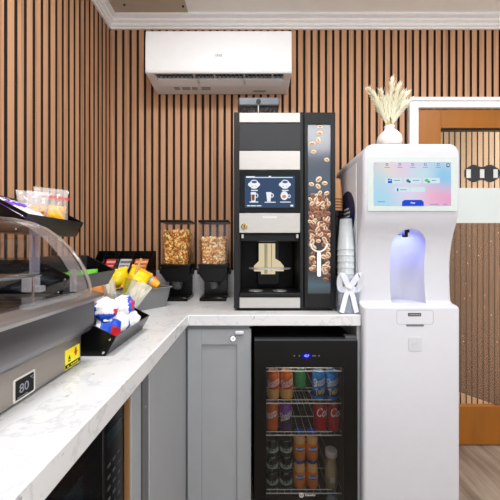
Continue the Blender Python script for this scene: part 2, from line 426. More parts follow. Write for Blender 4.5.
def shaker(x0, x1, z0, z1, y, sx, sz):
    m = MB(); m.box(x0, x0 + sx, y, y + .02, z0, z1); m.box(x1 - sx, x1, y, y + .02, z0, z1)
    m.box(x0 + sx, x1 - sx, y, y + .02, z0, z0 + sz); m.box(x0 + sx, x1 - sx, y, y + .02, z1 - sz, z1)
    m.box(x0 + sx, x1 - sx, y + .008, y + .019, z0 + sz, z1 - sz); return m
d = shaker(x0, x1, z0, z1, FY, .055, .06).build('door', cab, bc, bevel=.0012)
m = MB().lathe([(0, 0), (.0125, 0), (.0125, .004), (.010, .007), (0, .007)], 20, 0, Matrix.Translation((-.0665, FY, .823)) @ Matrix.Rotation(PI / 2, 4, 'X'))
m.box(-.0680, -.0650, FY - .0076, FY - .0068, .818, .828, 1)
m.build('cam_lock', [chrome, dark], d)
MB().box(-.060, -.024, FY - .012, FY, .838, .8535).build('child_latch', whitep, d, bevel=.005)
cc = thing('corner_cabinet', 'grey flat cabinet door unit right of the microwave under the left worktop', 'cabinet', (-.5, .9, 0))
m = MB().box(-.82, FX - .024, .705, FY + .015, .10, .8735); m.box(-.82, FX - .08, .72, FY, 0, .1); m.build('carcass', cab_d, cc)
m = MB().box(FX - .022, FX, .727, 1.098, .115, .862); m.build('door', cab, cc, bevel=.0015)
MB().box(FX - .022, FX - .001, 1.102, FY - .001, .10, .8733).build('corner_filler', cab, cc)
m = MB().box(FX - .03, FX - .002, .686, .723, .10, .8733); m.lathe([(0, 0), (.003, 0), (.003, .002), (0, .002)], 8, 1, Matrix.Translation((FX - .002, .70, .79)) @ Matrix.Rotation(PI / 2, 4, 'Y'))
m.build('side_stile', [pm('cabinet_dark', (96, 97, 98), .5), chrome], cc)
mc = thing('microwave_cabinet', 'open grey cabinet niche holding the black microwave under the left worktop', 'cabinet', (-.5, .3, 0))
m = MB().box(-.82, FX, .618, .670, .0, .8733, 0); m.box(-.82, FX, -.05, -.0, .0, .8733, 0); m.box(-.82, FX, 0, .618, .0, .60, 0); m.box(-.82, -.80, 0, .618, .6, .8733, 0)
m.build('carcass', cab, mc, bevel=.001)
MB().box(-.80, FX - .004, .612, .6178, .601, .8732).build('inner_panel', rawwood, mc)
MB().box(FX - .02, FX, .596, .6105, .601, .609).build('bracket', chrome, mc)
ep = tag(MB().box(.420, XR, FY, 1.70, 0, .8733).build('cabinet_end_panel', cab, bevel=.001), 'narrow grey end panel between the fridge and the white water dispenser', 'cabinet panel')
# microwave
mw = thing('microwave', 'black glass microwave oven in the niche under the left worktop', 'microwave', (-.45, .33, .60))
MX = -.263
MB().box(-.72, MX - .02, .075, .604, .603, .862).build('body', dark, mw, bevel=.003)
MB().box(MX - .02, MX, .078, .518, .606, .859).build('door', blackg, mw, bevel=.003)
MB().box(MX - .001, MX + .0006, .12, .455, .65, .82).build('window', pm('oven_window', (20, 26, 30), .08, spec=.6), mw)
m = MB().box(MX - .02, MX, .521, .604, .606, .859, 0)
pnl = m.build('control_panel', blackg, mw, bevel=.003)
m = MB()
for i in range(3):
    for j in range(7): m.box(MX, MX + .0008, .535 + i * .020, .545 + i * .020, .640 + j * .021, .645 + j * .021, 0)
m.build('buttons', pm('button_print', (58, 62, 66), .5), pnl)
MB().box(MX, MX + .0008, .533, .592, .806, .832).build('display', pm('dim_display', (22, 34, 38), .1), pnl)
MB().box(MX, MX + .0009, .56, .568, .622, .631).build('indicator_light', emis('red_led', (230, 40, 30), 1.2), pnl)
MB().box(MX - .004, MX + .001, .6043, .6065, .606, .859).build('side_trim', chrome, mw)
for yy in (.12, .55):
    for x in (-.68, -.32): MB().box(x - .012, x + .012, yy - .012, yy + .012, .600, .604).build('foot', dark, mw)

# ------------------------------------------------------------------ air conditioner
ac = thing('air_conditioner', 'white wall-mounted air conditioner under the ceiling moulding', 'air conditioner', (-.165, 1.62, 2.09))
AX0, AX1 = -.550, .220
m = MB()
m.prism([(1.722, 2.126), (1.722, 2.33), (1.555, 2.33), (1.532, 2.322), (1.526, 2.126)], 'x', AX0, AX1)
m.prism([(1.526, 2.127), (1.516, 2.112), (1.522, 2.098), (1.533, 2.098), (1.534, 2.127)], 'x', AX0, AX1)
m.prism([(1.590, 2.127), (1.590, 2.098), (1.66, 2.090), (1.722, 2.093), (1.722, 2.127)], 'x', AX0, AX1)
m.box(AX0, -.505, 1.533, 1.592, 2.098, 2.127); m.box(.178, AX1, 1.533, 1.592, 2.098, 2.127)
acw = pm('ac_white', (230, 232, 234), .35, var=.01)
m.build('casing', acw, ac, bevel=.004)
m = MB().prism([(1.531, 2.110), (1.5175, 2.110), (1.5145, 2.16), (1.5165, 2.26), (1.522, 2.318), (1.531, 2.325)], 'x', AX0 + .002, AX1 - .002)
m.build('front_panel', acw, ac, bevel=.003)
m = MB().box(-.505, .178, 1.534, 1.589, 2.1225, 2.1265, 0)
for k in range(30):
    x = -.49 + k * .0226
    m.box(x, x + .003, 1.538, 1.572, 2.101, 2.123, 1, Matrix.Translation((x, 0, 2.11)) @ Matrix.Rotation(.5, 4, 'Y') @ Matrix.Translation((-x, 0, -2.11)))
for x in (-.30, -.19, -.03, .12): m.box(x - .004, x + .004, 1.535, 1.588, 2.099, 2.123, 2)
m.build('air_outlet', [dark, pm('vane_grey', (96, 97, 100), .5), whitep2], ac)
m = MB().prism([(1.573, 2.1000), (1.574, 2.0960), (1.592, 2.0905), (1.625, 2.0860), (1.626, 2.0880), (1.592, 2.0945)], 'x', -.500, .174)
m.build('louver', acw, ac)
for x in (-.28, -.03): MB().box(x - .006, x + .006, 1.56, 1.60, 2.083, 2.0895).build('louver_hinge', whitep2, ac)
m = MB(); text_flat(m, 'GREE', .017, FACE_Y(-.165, 1.5152, 2.186), bold=.0004); m.build('lettering', pm('logo_grey', (120, 122, 126), .4), ac)
for x, w in ((-.43, .03), (-.385, .045), (-.33, .03), (-.275, .05)): MB().box(x, x + w, 1.64, 1.665, 2.0885, 2.0915).build('rating_label', pm('label_grey', (160, 158, 156), .5), ac)
MB().box(.02, .09, 1.67, 1.685, 2.0875, 2.0915).build('rating_label', pm('label_grey', (160, 158, 156), .5), ac)

# ------------------------------------------------------------------ coffee machine
cm = thing('coffee_machine', 'tall dark coffee machine with touch screen and coffee bean graphic panel', 'coffee machine', (.143, 1.45, ZC))
S = 1.205 / 290
def cx(px): return (px - 250) * S
def cz(py): return H - (py - 250) * S
Y0 = 1.205
m = MB()
CX0, CX1, CXR = cx(234), cx(303.6), cx(335)
zt = cz(112)
BZ0, BZ1, BX0, BX1 = cz(294), cz(233.6), cx(240), cx(300)
m.box(CX0, CX1, Y0 + .20, 1.69, ZC + .012, zt)            # rear body
m.box(CX0, BX0, Y0, Y0 + .20, ZC + .012, zt); m.box(BX1, CX1, Y0, Y0 + .20, ZC + .012, zt)
m.box(BX0, BX1, Y0 + .004, Y0 + .20, BZ1, zt); m.box(BX0, BX1, Y0 + .004, Y0 + .20, ZC + .012, BZ0)
m.build('housing', char_, cm, bevel=.002)
MB().box(CX0 + .01, CXR - .01, Y0 + .012, 1.67, ZC, ZC + .0125).build('plinth', dark, cm)
MB().rect_xz(cx(239.4), cx(300), cz(122.4), cz(113), Y0 - .002, .007).build('top_fascia', silver, cm, bevel=.001)
MB().rect_xz(cx(238.6), cx(301), cz(150), cz(123.2), Y0 + .0005, .006).build('dark_fascia', pm('slate_panel', (50, 52, 56), .45, var=.03, spec=.2), cm, bevel=.001)
MB().rect_xz(cx(239.4), cx(300), cz(169.8), cz(151), Y0 - .002, .007).build('middle_fascia', silver, cm, bevel=.001)
bz = MB().rect_xz(cx(239.6), cx(300.2), cz(212.6), cz(170.6), Y0 - .001, .006).build('screen_bezel', blackg, cm, bevel=.001)
m = MB().rect_xz(cx(244.8), cx(294.8), cz(207.6), cz(176), Y0 - .0016, .0006)
sc = m.build('touch_screen', emis('screen_navy', (66, 86, 116), .9), cm)
# the drinks on the screen
m = MB(); ys = Y0 - .0022
def sx(px): return cx(235 + px / 7.143)
def sz(py): return cz(160 + py / 7.143)
def sr(x0, x1, y0, y1, mi=0, r=0, l=0): m.rect_xz(sx(x0), sx(x1), sz(y1), sz(y0), ys - l, .0005, mi, r)
sr(80, 412, 123, 128); sr(80, 142, 117, 128); sr(240, 258, 115, 122)
for ox in (0, 220):
    m.prism(ellipse(sx(136 + ox), sz(176), .0255 * S * 290 / 1.205 if 0 else .0250, .0125, 24), 'y', ys, ys + .0004, 0)
    m.prism(ellipse(sx(137 + ox), sz(162), .0160, .0115, 24), 'y', ys - .0003, ys + .0002, 0)
    m.prism(ellipse(sx(137 + ox), sz(158), .0115, .0052, 20), 'y', ys - .0006, ys - .0003, 1)
    m.prism(ellipse(sx(137 + ox), sz(193), .0150, .0075, 20), 'y', ys - .0003, ys + .0002, 0)
    sr(118 + ox, 128 + ox, 186, 190, 1, 0, .0006); sr(146 + ox, 152 + ox, 186, 190, 1, 0, .0006)
    sr(115 + ox, 162 + ox, 214, 221)
m.prism([(sx(112), sz(230)), (sx(150), sz(230)), (sx(146), sz(297)), (sx(118), sz(297))], 'y', ys, ys + .0004, 0)
m.prism([(sx(117), sz(248)), (sx(141), sz(248)), (sx(139), sz(290)), (sx(121), sz(290))], 'y', ys - .0004, ys, 2)
m.prism(ellipse(sx(154), sz(255), .007, .009, 16), 'y', ys, ys + .0004, 0); m.prism(ellipse(sx(154), sz(255), .004, .006, 16), 'y', ys - .0003, ys, 1)
sr(104, 166, 297, 304)
m.prism([(sx(222), sz(230)), (sx(260), sz(230)), (sx(254), sz(297)), (sx(230), sz(297))], 'y', ys, ys + .0004, 0)
m.prism(ellipse(sx(264), sz(254), .0075, .009, 16), 'y', ys, ys + .0004, 0); m.prism(ellipse(sx(264), sz(254), .004, .0055, 16), 'y', ys - .0003, ys, 1)
sr(212, 290, 299, 305)
m.prism(ellipse(sx(352), sz(255), .0155, .0185, 22), 'y', ys, ys + .0004, 0); m.prism(ellipse(sx(350), sz(262), .0085, .007, 18), 'y', ys - .0003, ys, 3)
m.prism(ellipse(sx(386), sz(260), .0065, .008, 16), 'y', ys, ys + .0004, 0); m.prism(ellipse(sx(386), sz(260), .0035, .005, 16), 'y', ys - .0003, ys, 1)
sr(322, 398, 298, 304)
for a, b in ((86, 110), (113, 150), (154, 188)): sr(a, b, 324, 331)
sr(396, 416, 320, 333, 0, .001)
m.build('drink_icons', [emis('icon_white', (240, 244, 250), 1.), emis('icon_navy', (74, 98, 140), .9), emis('icon_brown', (150, 84, 56), .9), emis('icon_orange', (222, 150, 104), .9)], sc)
lf = MB().rect_xz(cx(239.4), cx(300), cz(232.8), cz(213.2), Y0 - .002, .007).build('lower_fascia', silver, cm, bevel=.001)
m = MB().lathe([(0, 0), (.0125, 0), (.0125, .003), (.010, .005), (0, .005)], 20, 0, Matrix.Translation((cx(244.3), Y0 - .002, cz(226.4))) @ Matrix.Rotation(PI / 2, 4, 'X'))
m.box(cx(244.3) - .0015, cx(244.3) + .0015, Y0 - .0078, Y0 - .0068, cz(228), cz(225), 1)
m.build('key_lock', [steel('brass', (196, 168, 110), .25, (5, 5, 5)), dark], lf)
MB().rect_xz(cx(262.5), cx(277), cz(218.4), cz(216.2), Y0 - .0024, .0008).build('badge', whitep2, lf)
# dispensing bay
yb = Y0 + .198
by = MB().box(BX0, BX1, yb - .004, yb + .001, BZ0, BZ1, 0)
by.box(BX0, BX0 + .003, Y0 + .02, yb, BZ0, BZ1, 0); by.box(BX1 - .003, BX1, Y0 + .02, yb, BZ0, BZ1, 0)
bay = by.build('bay_liner', pm('bay_black', (10, 10, 10), .5, spec=.2), cm)
Sb = (yb - .03) / 290
def bx(px): return (px - 250) * Sb
def bzz(py): return H - (py - 250) * Sb
yq = yb - .03
m = MB().box(bx(257.5), bx(279.5), yq, yb - .004, bzz(284), bzz(241)); m.build('spout_column', dark, bay, bevel=.003)
st = [(258.8, 243.5), (275, 243.5), (275, 258.5), (280, 261.5), (283.5, 266), (283.5, 271), (275, 271), (275, 274), (261, 274), (261, 271.3), (254, 271), (254, 266), (258.8, 261)]
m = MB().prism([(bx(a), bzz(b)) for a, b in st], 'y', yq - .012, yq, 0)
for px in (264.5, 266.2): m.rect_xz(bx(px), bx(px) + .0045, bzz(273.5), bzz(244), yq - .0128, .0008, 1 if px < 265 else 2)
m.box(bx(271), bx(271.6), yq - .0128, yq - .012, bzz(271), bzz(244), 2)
m.build('bay_reflection', [emis('reflected_cream', (232, 216, 178), .85), pm('stripe_green', (90, 130, 104), .5), pm('stripe_tan', (190, 170, 120), .5)], bay)  # glowing shape painted as the lit wall's reflection in the bay back
m = MB().box(bx(259), bx(277), yq - .002, yq, bzz(284), bzz(275)); m.build('spout_guard', char_, bay)
ysh = Y0 + .155; ssh = ysh / 290
pls = [((269.5 - 250) * ssh + .097 * math.cos(a), ysh - .075 * math.sin(a) ** .8) for a in [PI * k / 24 for k in range(25)]]
MB().prism(pls, 'z', H - 18.8 * (ysh - .07) / 290 - .004, H - 18.8 * (ysh - .07) / 290 + .002).build('cup_shelf', pm('shelf_silver', (226, 226, 224), .3, .2), bay, bevel=.001)
MB().box(BX0 + .003, BX1 - .003, Y0 + .02, Y0 + .19, BZ1 - .03, BZ1 - .001).build('bay_hood', char_, bay)
for px in (241.5, 296.5): MB().box(cx(px), cx(px + 2), Y0 + .004, Y0 + .02, cz(238), cz(234)).build('bay_lamp', silver, bay)
tr = MB().box(cx(239), cx(301), Y0 - .008, Y0 + .19, cz(296.4), cz(292.6), 0); tray = tr.build('drip_tray', dark, cm, bevel=.003)
for ox in (cx(256), cx(281)):
    m = MB()
    for r in (.012, .022, .030): m.tube([(ox + r * math.cos(a), Y0 + .05 + r * math.sin(a), cz(292.4)) for a in [2 * PI * k / 20 for k in range(21)]], .0014, 5)
    for r in range(4): m.box(ox - .03, ox + .03, Y0 + .0495, Y0 + .0505, cz(292.4), cz(292.4) + .0008, 0, Matrix.Translation((ox, Y0 + .05, 0)) @ Matrix.Rotation(r * PI / 4, 4, 'Z') @ Matrix.Translation((-ox, -Y0 - .05, 0)))
    m.build('drip_grille', pm('grille_grey', (120, 120, 122), .4), tray)
MB().rect_xz(cx(239.6), cx(300), cz(307.8), cz(297.4), Y0 - .004, .009).build('bottom_fascia', silver, cm, bevel=.001)
# bean graphic door
m = MB(); PX0, PX1, PZ0, PZ1 = cx(307.6), cx(330.6), cz(293.6), cz(124.6)
m.box(cx(304), CXR, Y0 + .002, 1.69, ZC + .012, cz(112.6)); m.build('bean_module', char_, cm, bevel=.002)
m = MB()
m.box(cx(304.4), PX0, Y0 - .006, Y0 + .003, cz(307.5), cz(113)); m.box(PX1, CXR, Y0 - .006, Y0 + .003, cz(307.5), cz(113))
m.box(PX0, PX1, Y0 - .006, Y0 + .003, PZ1, cz(113)); m.box(PX0, PX1, Y0 - .006, Y0 + .003, cz(307.5), PZ0)
m.build('graphic_frame', pm('frame_black', (26, 26, 28), .4, spec=.2), cm, bevel=.001)
def graphic_mat():
    m, nt, o = nodes('graphic_back'); N = nt.nodes.new; L = nt.links.new
    tc = N('ShaderNodeTexCoord'); sp = N('ShaderNodeSeparateXYZ'); L(tc.outputs['Object'], sp.inputs[0])
    mr = N('ShaderNodeMapRange'); mr.inputs['From Min'].default_value = PZ0 - ZC; mr.inputs['From Max'].default_value = PZ1 - ZC; L(sp.outputs[2], mr.inputs[0])
    r = N('ShaderNodeValToRGB'); e = r.color_ramp.elements
    e[0].position = 0; e[0].color = lin((44, 46, 50)); e[1].position = 1; e[1].color = lin((88, 92, 104))
    for p, c in ((.05, (58, 84, 94)), (.12, (44, 42, 42)), (.5, (52, 52, 58)), (.62, (74, 86, 100)), (.75, (70, 78, 92))):
        k = e.new(p); k.color = lin(c)
    b = N('ShaderNodeBsdfPrincipled'); b.inputs['Roughness'].default_value = .12
    L(mr.outputs[0], r.inputs[0]); L(r.outputs[0], b.inputs['Base Color']); L(b.outputs[0], o.inputs['Surface']); return m
gp = MB().box(PX0, PX1, Y0 - .001, Y0 + .002, PZ0, PZ1).build('graphic_panel', graphic_mat(), cm)
rb = random.Random(11); m = MB()
def bean(px, py, s, a, mi):
    s *= 1.08; T = Matrix.Translation((cx(px), Y0 - .0012, cz(py))) @ Matrix.Rotation(a, 4, 'Y') @ Matrix.Diagonal((s * S, .0022, s * S * .78, 1))
    m.lathe([(0, -1), (.62, -.78), (.94, -.32), (.97, .25), (.66, .76), (0, 1)], 12, mi, T @ Matrix.Rotation(PI / 2, 4, 'X') if 0 else T)
    m.lathe([(0, -1), (.7, -.7), (1, 0), (.7, .7), (0, 1)], 8, 2, Matrix.Translation((cx(px), Y0 - .0035, cz(py))) @ Matrix.Rotation(a + .15, 4, 'Y') @ Matrix.Diagonal((s * S * .70, .0006, s * S * .13, 1)))
for px, py, s in ((320, 127, 2.5), (319.6, 133.5, 2.9), (318.3, 140.7, 3.), (312, 144, 3.), (313.6, 152, 2.6), (326.8, 160, 2.6), (318.6, 179.5, 3.2), (324.6, 183.4, 2.7), (311.4, 184.4, 2.6), (318, 186.4, 2.8), (319.8, 193, 2.4), (326.6, 193.4, 2.6)):
    bean(px, py, s, rb.uniform(-1.2, 1.2), 0)
n = 0
for row in range(27):
    py = 197.0 + row * 3.15
    for cl in range(6):
        px = 308.8 + cl * 4.1 + rb.uniform(-1.4, 1.4) + (2 if row % 2 else 0); p2 = py + rb.uniform(-1.2, 1.2)
        if px > 328.9 or px < 309.2: continue
        if py > 244 and 316 < px < 322.5: continue
        if py > 268 and (px < 322 and rb.random() < .6): continue
        if py > 275 and px < 323: continue
        if py > 284: continue
        if rb.random() < .06: continue
        bean(px, p2, rb.uniform(2.2, 3.1), rb.uniform(-1.4, 1.4), 0 if rb.random() < .55 else 1)
m.build('printed_beans', [pm('bean_light', (218, 186, 156), .4, var=.18, scale=60), pm('bean_mid', (142, 94, 68), .4, var=.2, scale=60), pm('bean_crease', (58, 34, 26), .6)], gp)
m = MB()
arc = [(cx(318.6) + .034 * math.cos(a), Y0 - .004, cz(243.5) + .034 * math.sin(a)) for a in [PI * 1.02 + (PI * .98) * k / 14 for k in range(15)]]
m.tube(arc, .0032, 8)
m.prism(rrect(cx(316.8), cx(320.6), cz(276.5), cz(252), .006, 5), 'y', Y0 - .0062, Y0 - .003)
m.build('printed_scoop', white_ink, gp)
# bean hopper on top
YH = 1.30
def hx(px): return (px - 250) * YH / 290
def hz(py): return H - (py - 250) * YH / 290
hp = MB().box(hx(240), hx(278), YH + .004, YH + .19, zt, hz(104.5)).build('bean_hopper', glass('smoked_bin', (.5, .5, .52), 1.4, .05, haze=.1, haze_rgb=(60, 60, 64)), cm)
MB().box(hx(238.5), hx(279.5), YH, YH + .195, hz(105.5), hz(97)).build('hopper_lid', pm('hopper_lid', (92, 98, 106), .3, var=.05), cm, bevel=.006)
m = MB().box(hx(240.6), hx(277.4), YH + .008, YH + .18, zt + .001, hz(107), 0)
for _ in range(70): m.ball((rb.uniform(hx(241.6), hx(276.4)), YH + .010, rb.uniform(zt + .03, hz(107.2))), (.006, .004, .004), 1 + (rb.random() < .4), 8, 5)
m.build('coffee_beans', [pm('beans_dark', (42, 32, 28), .6), pm('beans_brown', (92, 72, 62), .4), pm('beans_grey', (140, 130, 124), .4)], hp)
m = MB(); m.prism(ellipse(hx(258.5), hz(101.6), .011, .012, 20), 'y', YH - .0012, YH + .001); m.build('hopper_catch', dark, cm)
MB().box(hx(258), hx(258.8), YH + .002, YH + .006, zt, hz(105)).build('hopper_rib', silver, cm)
# ------------------------------------------------------------------ water dispenser
wd = thing('water_dispenser', 'tall white freestanding water dispenser with pastel touch screen and blue-lit spout', 'water dispenser', (.6215, 1.30, 0))
CX_, W_ = .6215, .1865
def ring(z, yf, hw, r=.014, yb=1.475, n=5):
    pts = []
    for x, y, a in ((CX_ + hw - r, yf + r, -90), (CX_ + hw - r, yb - r, 0), (CX_ - hw + r, yb - r, 90), (CX_ - hw + r, yf + r, 180)):
        for k in range(n + 1):
            t = math.radians(a + 90 * k / n); pts.append((x + r * math.cos(t), y + r * math.sin(t), z))
    return pts
ZT = 1.581
lv = [(.012, 1.112), (.94, 1.112), (.9465, 1.114), (.951, 1.121), (.954, 1.134), (.957, 1.152), (.966, 1.160), (.99, 1.163), (1.06, 1.166), (1.12, 1.165), (1.16, 1.161), (1.20, 1.153), (1.235, 1.143), (1.265, 1.131), (1.29, 1.122), (1.315, 1.1155), (1.34, 1.113), (1.40, 1.112), (1.50, 1.112), (1.535, 1.112)]
rings = [ring(z, y, W_) for z, y in lv]
R_ = .046
for k in range(1, 9):
    a = PI / 2 * k / 8 * .985; dz = R_ * math.sin(a); hw = W_ - R_ + R_ * math.cos(a)
    yf = 1.112 + (.016 * (1 - math.cos(max(0, a - .75) / .82 * PI / 2)) if a > .75 else 0)
    rings.append(ring(1.535 + dz, yf, hw))
body = MB().loft(rings).build('body', [whitep, whitep], wd, sharp=32)
# the spout alcove, cut out of the body
cut = MB(); rs = []
ax = .6335; hw0 = .069
for z in [.9575, .975, 1.05, 1.12, 1.16] + [1.185 + .068 * math.sin(PI / 2 * k / 7) * .995 for k in range(0, 8)]:
    f = 1. if z <= 1.185 else max(.04, math.sqrt(max(0, 1 - ((z - 1.185) / .068) ** 2)))
    sh = .006 * math.sin((z - .96) / .29 * PI)           # slight sway of the opening
    sweep = .02 * max(0, (z - 1.12) / .13)
    pts = [(ax - hw0 * f + sweep * 0 - sh * .3, 1.05, z), (ax + hw0 * f - sh * .6, 1.05, z)]
    for k in range(13):
        a = PI * k / 12
        pts.append((ax + hw0 * f * math.cos(a) - sh * .45, 1.165 + .10 * math.sin(a) * (1 if f > .5 else .5 + f), z))
    rs.append(pts)
cm_ = cut.loft(rs).build('alcove_cutter', whitep, wd)
bo = body.modifiers.new('b', 'BOOLEAN'); bo.operation = 'DIFFERENCE'; bo.solver = 'EXACT'; bo.object = cm_
dg = bpy.context.evaluated_depsgraph_get(); dg.update()
nm = bpy.data.meshes.new_from_object(body.evaluated_get(dg)); body.modifiers.clear(); body.data = nm
nm.polygons.foreach_set('use_smooth', [True] * len(nm.polygons)); nm.set_sharp_from_angle(angle=math.radians(32))
bpy.data.objects.remove(cm_)
MB().box(.4335, .4355, 1.185, 1.468, .10, 1.525).build('side_panel', pm('side_white_brightened', (236, 238, 242), .3, var=.01), wd)  # painted brighter than the body so this shaded side looks lit
MB().box(.45, .793, 1.13, 1.46, 0, .013).build('base', dark, wd)
Sd = 1.112 / 290; yd = 1.112
def dx(px): return (px - 250) * Sd
def dz_(py): return H - (py - 250) * Sd
bez = MB().rect_xz(dx(367.6), dx(457), dz_(211), dz_(157.2), yd - .0012, .003, 0, .004).build('screen_bezel', pm('bezel_glass', (196, 206, 205), .12, var=.01), wd)
scr = MB().rect_xz(dx(373.4), dx(450.8), dz_(205.8), dz_(162.4), yd - .0018, .0009).build('touch_screen', screen_gradient('pastel_screen'), wd)
m = MB(); y3 = yd - .0024
def ex(px): return dx(370 + px / 5.556)
def ez(py): return dz_(155 + py / 5.556)
def er(x0, x1, y0, y1, mi, r=0., l=0.): m.rect_xz(ex(x0), ex(x1), ez(y1), ez(y0), y3 - l, .0005, mi, r)
UI = [emis('chip', (214, 240, 246), .95), emis('ui_blue', (44, 84, 222), .9), emis('ui_mid', (70, 130, 214), .9), emis('ui_slate', (70, 90, 130), .9), emis('ui_grey', (140, 150, 200), .9), emis('ui_pale', (240, 232, 250), .95), emis('ui_teal', (80, 150, 140), .9), emis('ui_green', (96, 206, 120), .9), emis('ui_white', (250, 250, 255), 1.)]
def fin(nm):
    global m
    m.build(nm, UI, scr); m = MB()
for x in (93, 164, 236, 306, 377):
    er(x - 7, x + 7, 46, 60, 4, .001); er(x - 3, x + 3, 50, 56, 5, 0, .0006); er(x - 14, x + 14, 68, 71, 4); fin('menu_icon')
er(423, 440, 48, 68, 3, .001); er(427, 436, 53, 62, 5, .0, .0006); fin('menu_icon')
er(28, 32, 49, 52, 4); fin('back_arrow')
er(85, 177, 128, 158, 0, .005); er(97, 108, 132, 142, 2, .001, .0006); er(97, 121, 145, 157, 1, .002, .0006); er(111, 121, 134, 143, 2, .001, .0006); er(130, 166, 140, 144, 4, 0, .0006); fin('option_tile')
er(190, 282, 128, 158, 0, .005); m.prism(ellipse(ex(208), ez(144), .0065, .0065, 18), 'y', y3 - .0006, y3, 6); m.prism(ellipse(ex(217), ez(150), .005, .004, 14), 'y', y3 - .0009, y3, 3); er(236, 272, 140, 144, 4, 0, .0006); fin('option_tile')
er(294, 386, 128, 158, 0, .005); m.prism(ellipse(ex(312), ez(142), .007, .0055, 18), 'y', y3 - .0006, y3, 7); m.prism(ellipse(ex(324), ez(150), .0045, .0045, 14), 'y', y3 - .0009, y3, 6); er(341, 364, 140, 144, 4, 0, .0006); fin('option_tile')
er(136, 218, 180, 206, 0, .004); er(147, 156, 186, 203, 2, .001, .0006); er(164, 202, 192, 196, 4, 0, .0006); fin('option_tile')
er(222, 304, 180, 206, 0, .004); er(236, 246, 188, 202, 5, .001, .0006); fin('option_tile')
for a_, b_, c_, d_ in ((40, 82, 258, 262), (330, 380, 272, 276), (405, 428, 273, 276)): er(a_, b_, c_, d_, 4); fin('status_text')
pts = [(ex(176), ez(283)), (ex(296), ez(283))]
for k in range(11): pts.append((ex(276) + (ex(296) - ex(276)) * math.cos(PI / 2 * k / 10), ez(268) + (ez(250) - ez(268)) * math.sin(PI / 2 * k / 10)))
for k in range(11): pts.append((ex(196) - (ex(196) - ex(176)) * math.sin(PI / 2 * k / 10), ez(268) + (ez(250) - ez(268)) * math.cos(PI / 2 * k / 10)))
m.prism(pts, 'y', y3 - .0005, y3, 1)
text_flat(m, 'Pour', .0085, FACE_Y(ex(236), y3 - .0009, ez(267)), 8, bold=.0002); fin('pour_button')
# spout
sp = MB().box(.627, .646, 1.172, 1.20, 1.222, 1.252, 0).build('spout', dark, wd, bevel=.003)
MB().box(.636, .6445, 1.168, 1.173, 1.221, 1.241).build('spout_tip', chrome, sp, bevel=.002)
MB().lathe([(0, 0), (.024, 0), (.026, .006), (.016, .010), (0, .010)], 20, 0, Matrix.Translation((.6335, 1.20, 1.240))).build('light_ring', emis('led_blue', (110, 120, 255), 2.), wd)
# drip drawer and front marks
def outline(mb, x0, x1, z0, z1, r, w, y, t=.0008, open_top=False):
    a = rrect(x0, x1, z0, z1, r, 6); b = rrect(x0 + w, x1 - w, z0 + w, z1 - w, max(.0005, r - w), 6); n = len(a)
    vs = [(p[0], y, p[1]) for p in a] + [(p[0], y, p[1]) for p in b] + [(p[0], y + t, p[1]) for p in a] + [(p[0], y + t, p[1]) for p in b]
    fs = []
    for i in range(n):
        j = (i + 1) % n
        fs += [(i, j, n + j, n + i), (i, 2 * n + i, 2 * n + j, j), (n + i, n + j, 3 * n + j, 3 * n + i), (2 * n + i, 3 * n + i, 3 * n + j, 2 * n + j)]
    mb.add(vs, fs, 0)
m = MB(); outline(m, dx(396.6), dx(433.4), dz_(324.6), .9395, .012, .0011, yd - .0003); dd = m.build('drip_drawer', grey_line, wd)
MB().rect_xz(dx(408), dx(421), dz_(316.2), dz_(313), yd - .0008, .001).build('name_label', pm('label_dark', (56, 56, 60), .4), dd)
m = MB()
for k in range(7): m.rect_xz(dx(409.3 + k * 1.6), dx(410.3 + k * 1.6), dz_(315.2), dz_(314), yd - .0012, .0005)
m.build('label_print', pm('label_print', (170, 170, 174), .5), dd)
MB().rect_xz(dx(406.2), dx(423.8), dz_(326.4), dz_(324.2), yd - .0007, .001, 0, .002).build('finger_slot', pm('slot_grey', (112, 112, 118), .5), dd)
m = MB(); m.rect_xz(dx(408.2), dx(422), dz_(351), dz_(337), yd - .0016, .003, 0, .006); kb = m.build('lock_button', whitep, wd, bevel=.0008)
m = MB(); m.tube([(dx(415.1) + .010 * math.cos(a), yd - .0019, dz_(344) + .008 * math.sin(a)) for a in [2 * PI * k / 20 for k in range(21)]], .0008, 5)
m.rect_xz(dx(414.6), dx(415.6), dz_(345), dz_(342.6), yd - .0022, .0008); m.build('button_icon', whitep2, kb)
m = MB(); m.rect_xz(dx(408), dx(418), dz_(151.2), dz_(150.2), yd - .0004, .001); m.build('brand_mark', pm('mark_pale', (222, 222, 228), .3), wd)
# round badge on the side panel
m = MB(); T = Matrix.Translation((.4330, 1.30, 1.327)) @ Matrix.Rotation(PI / 2, 4, 'Y')
m.lathe([(0, -.001), (.104, -.001), (.104, .0004), (0, .0004)], 40, 0, T)
rnd = m.build('round_badge', pm('navy', (26, 40, 82), .4), wd)
m = MB()
for z, a, b in ((1.352, 1.27, 1.33), (1.335, 1.255, 1.345), (1.318, 1.26, 1.335), (1.296, 1.275, 1.32)): m.box(.4312, .4320, a, b, z - .005, z + .003)
m.build('badge_lines', white_ink, rnd)

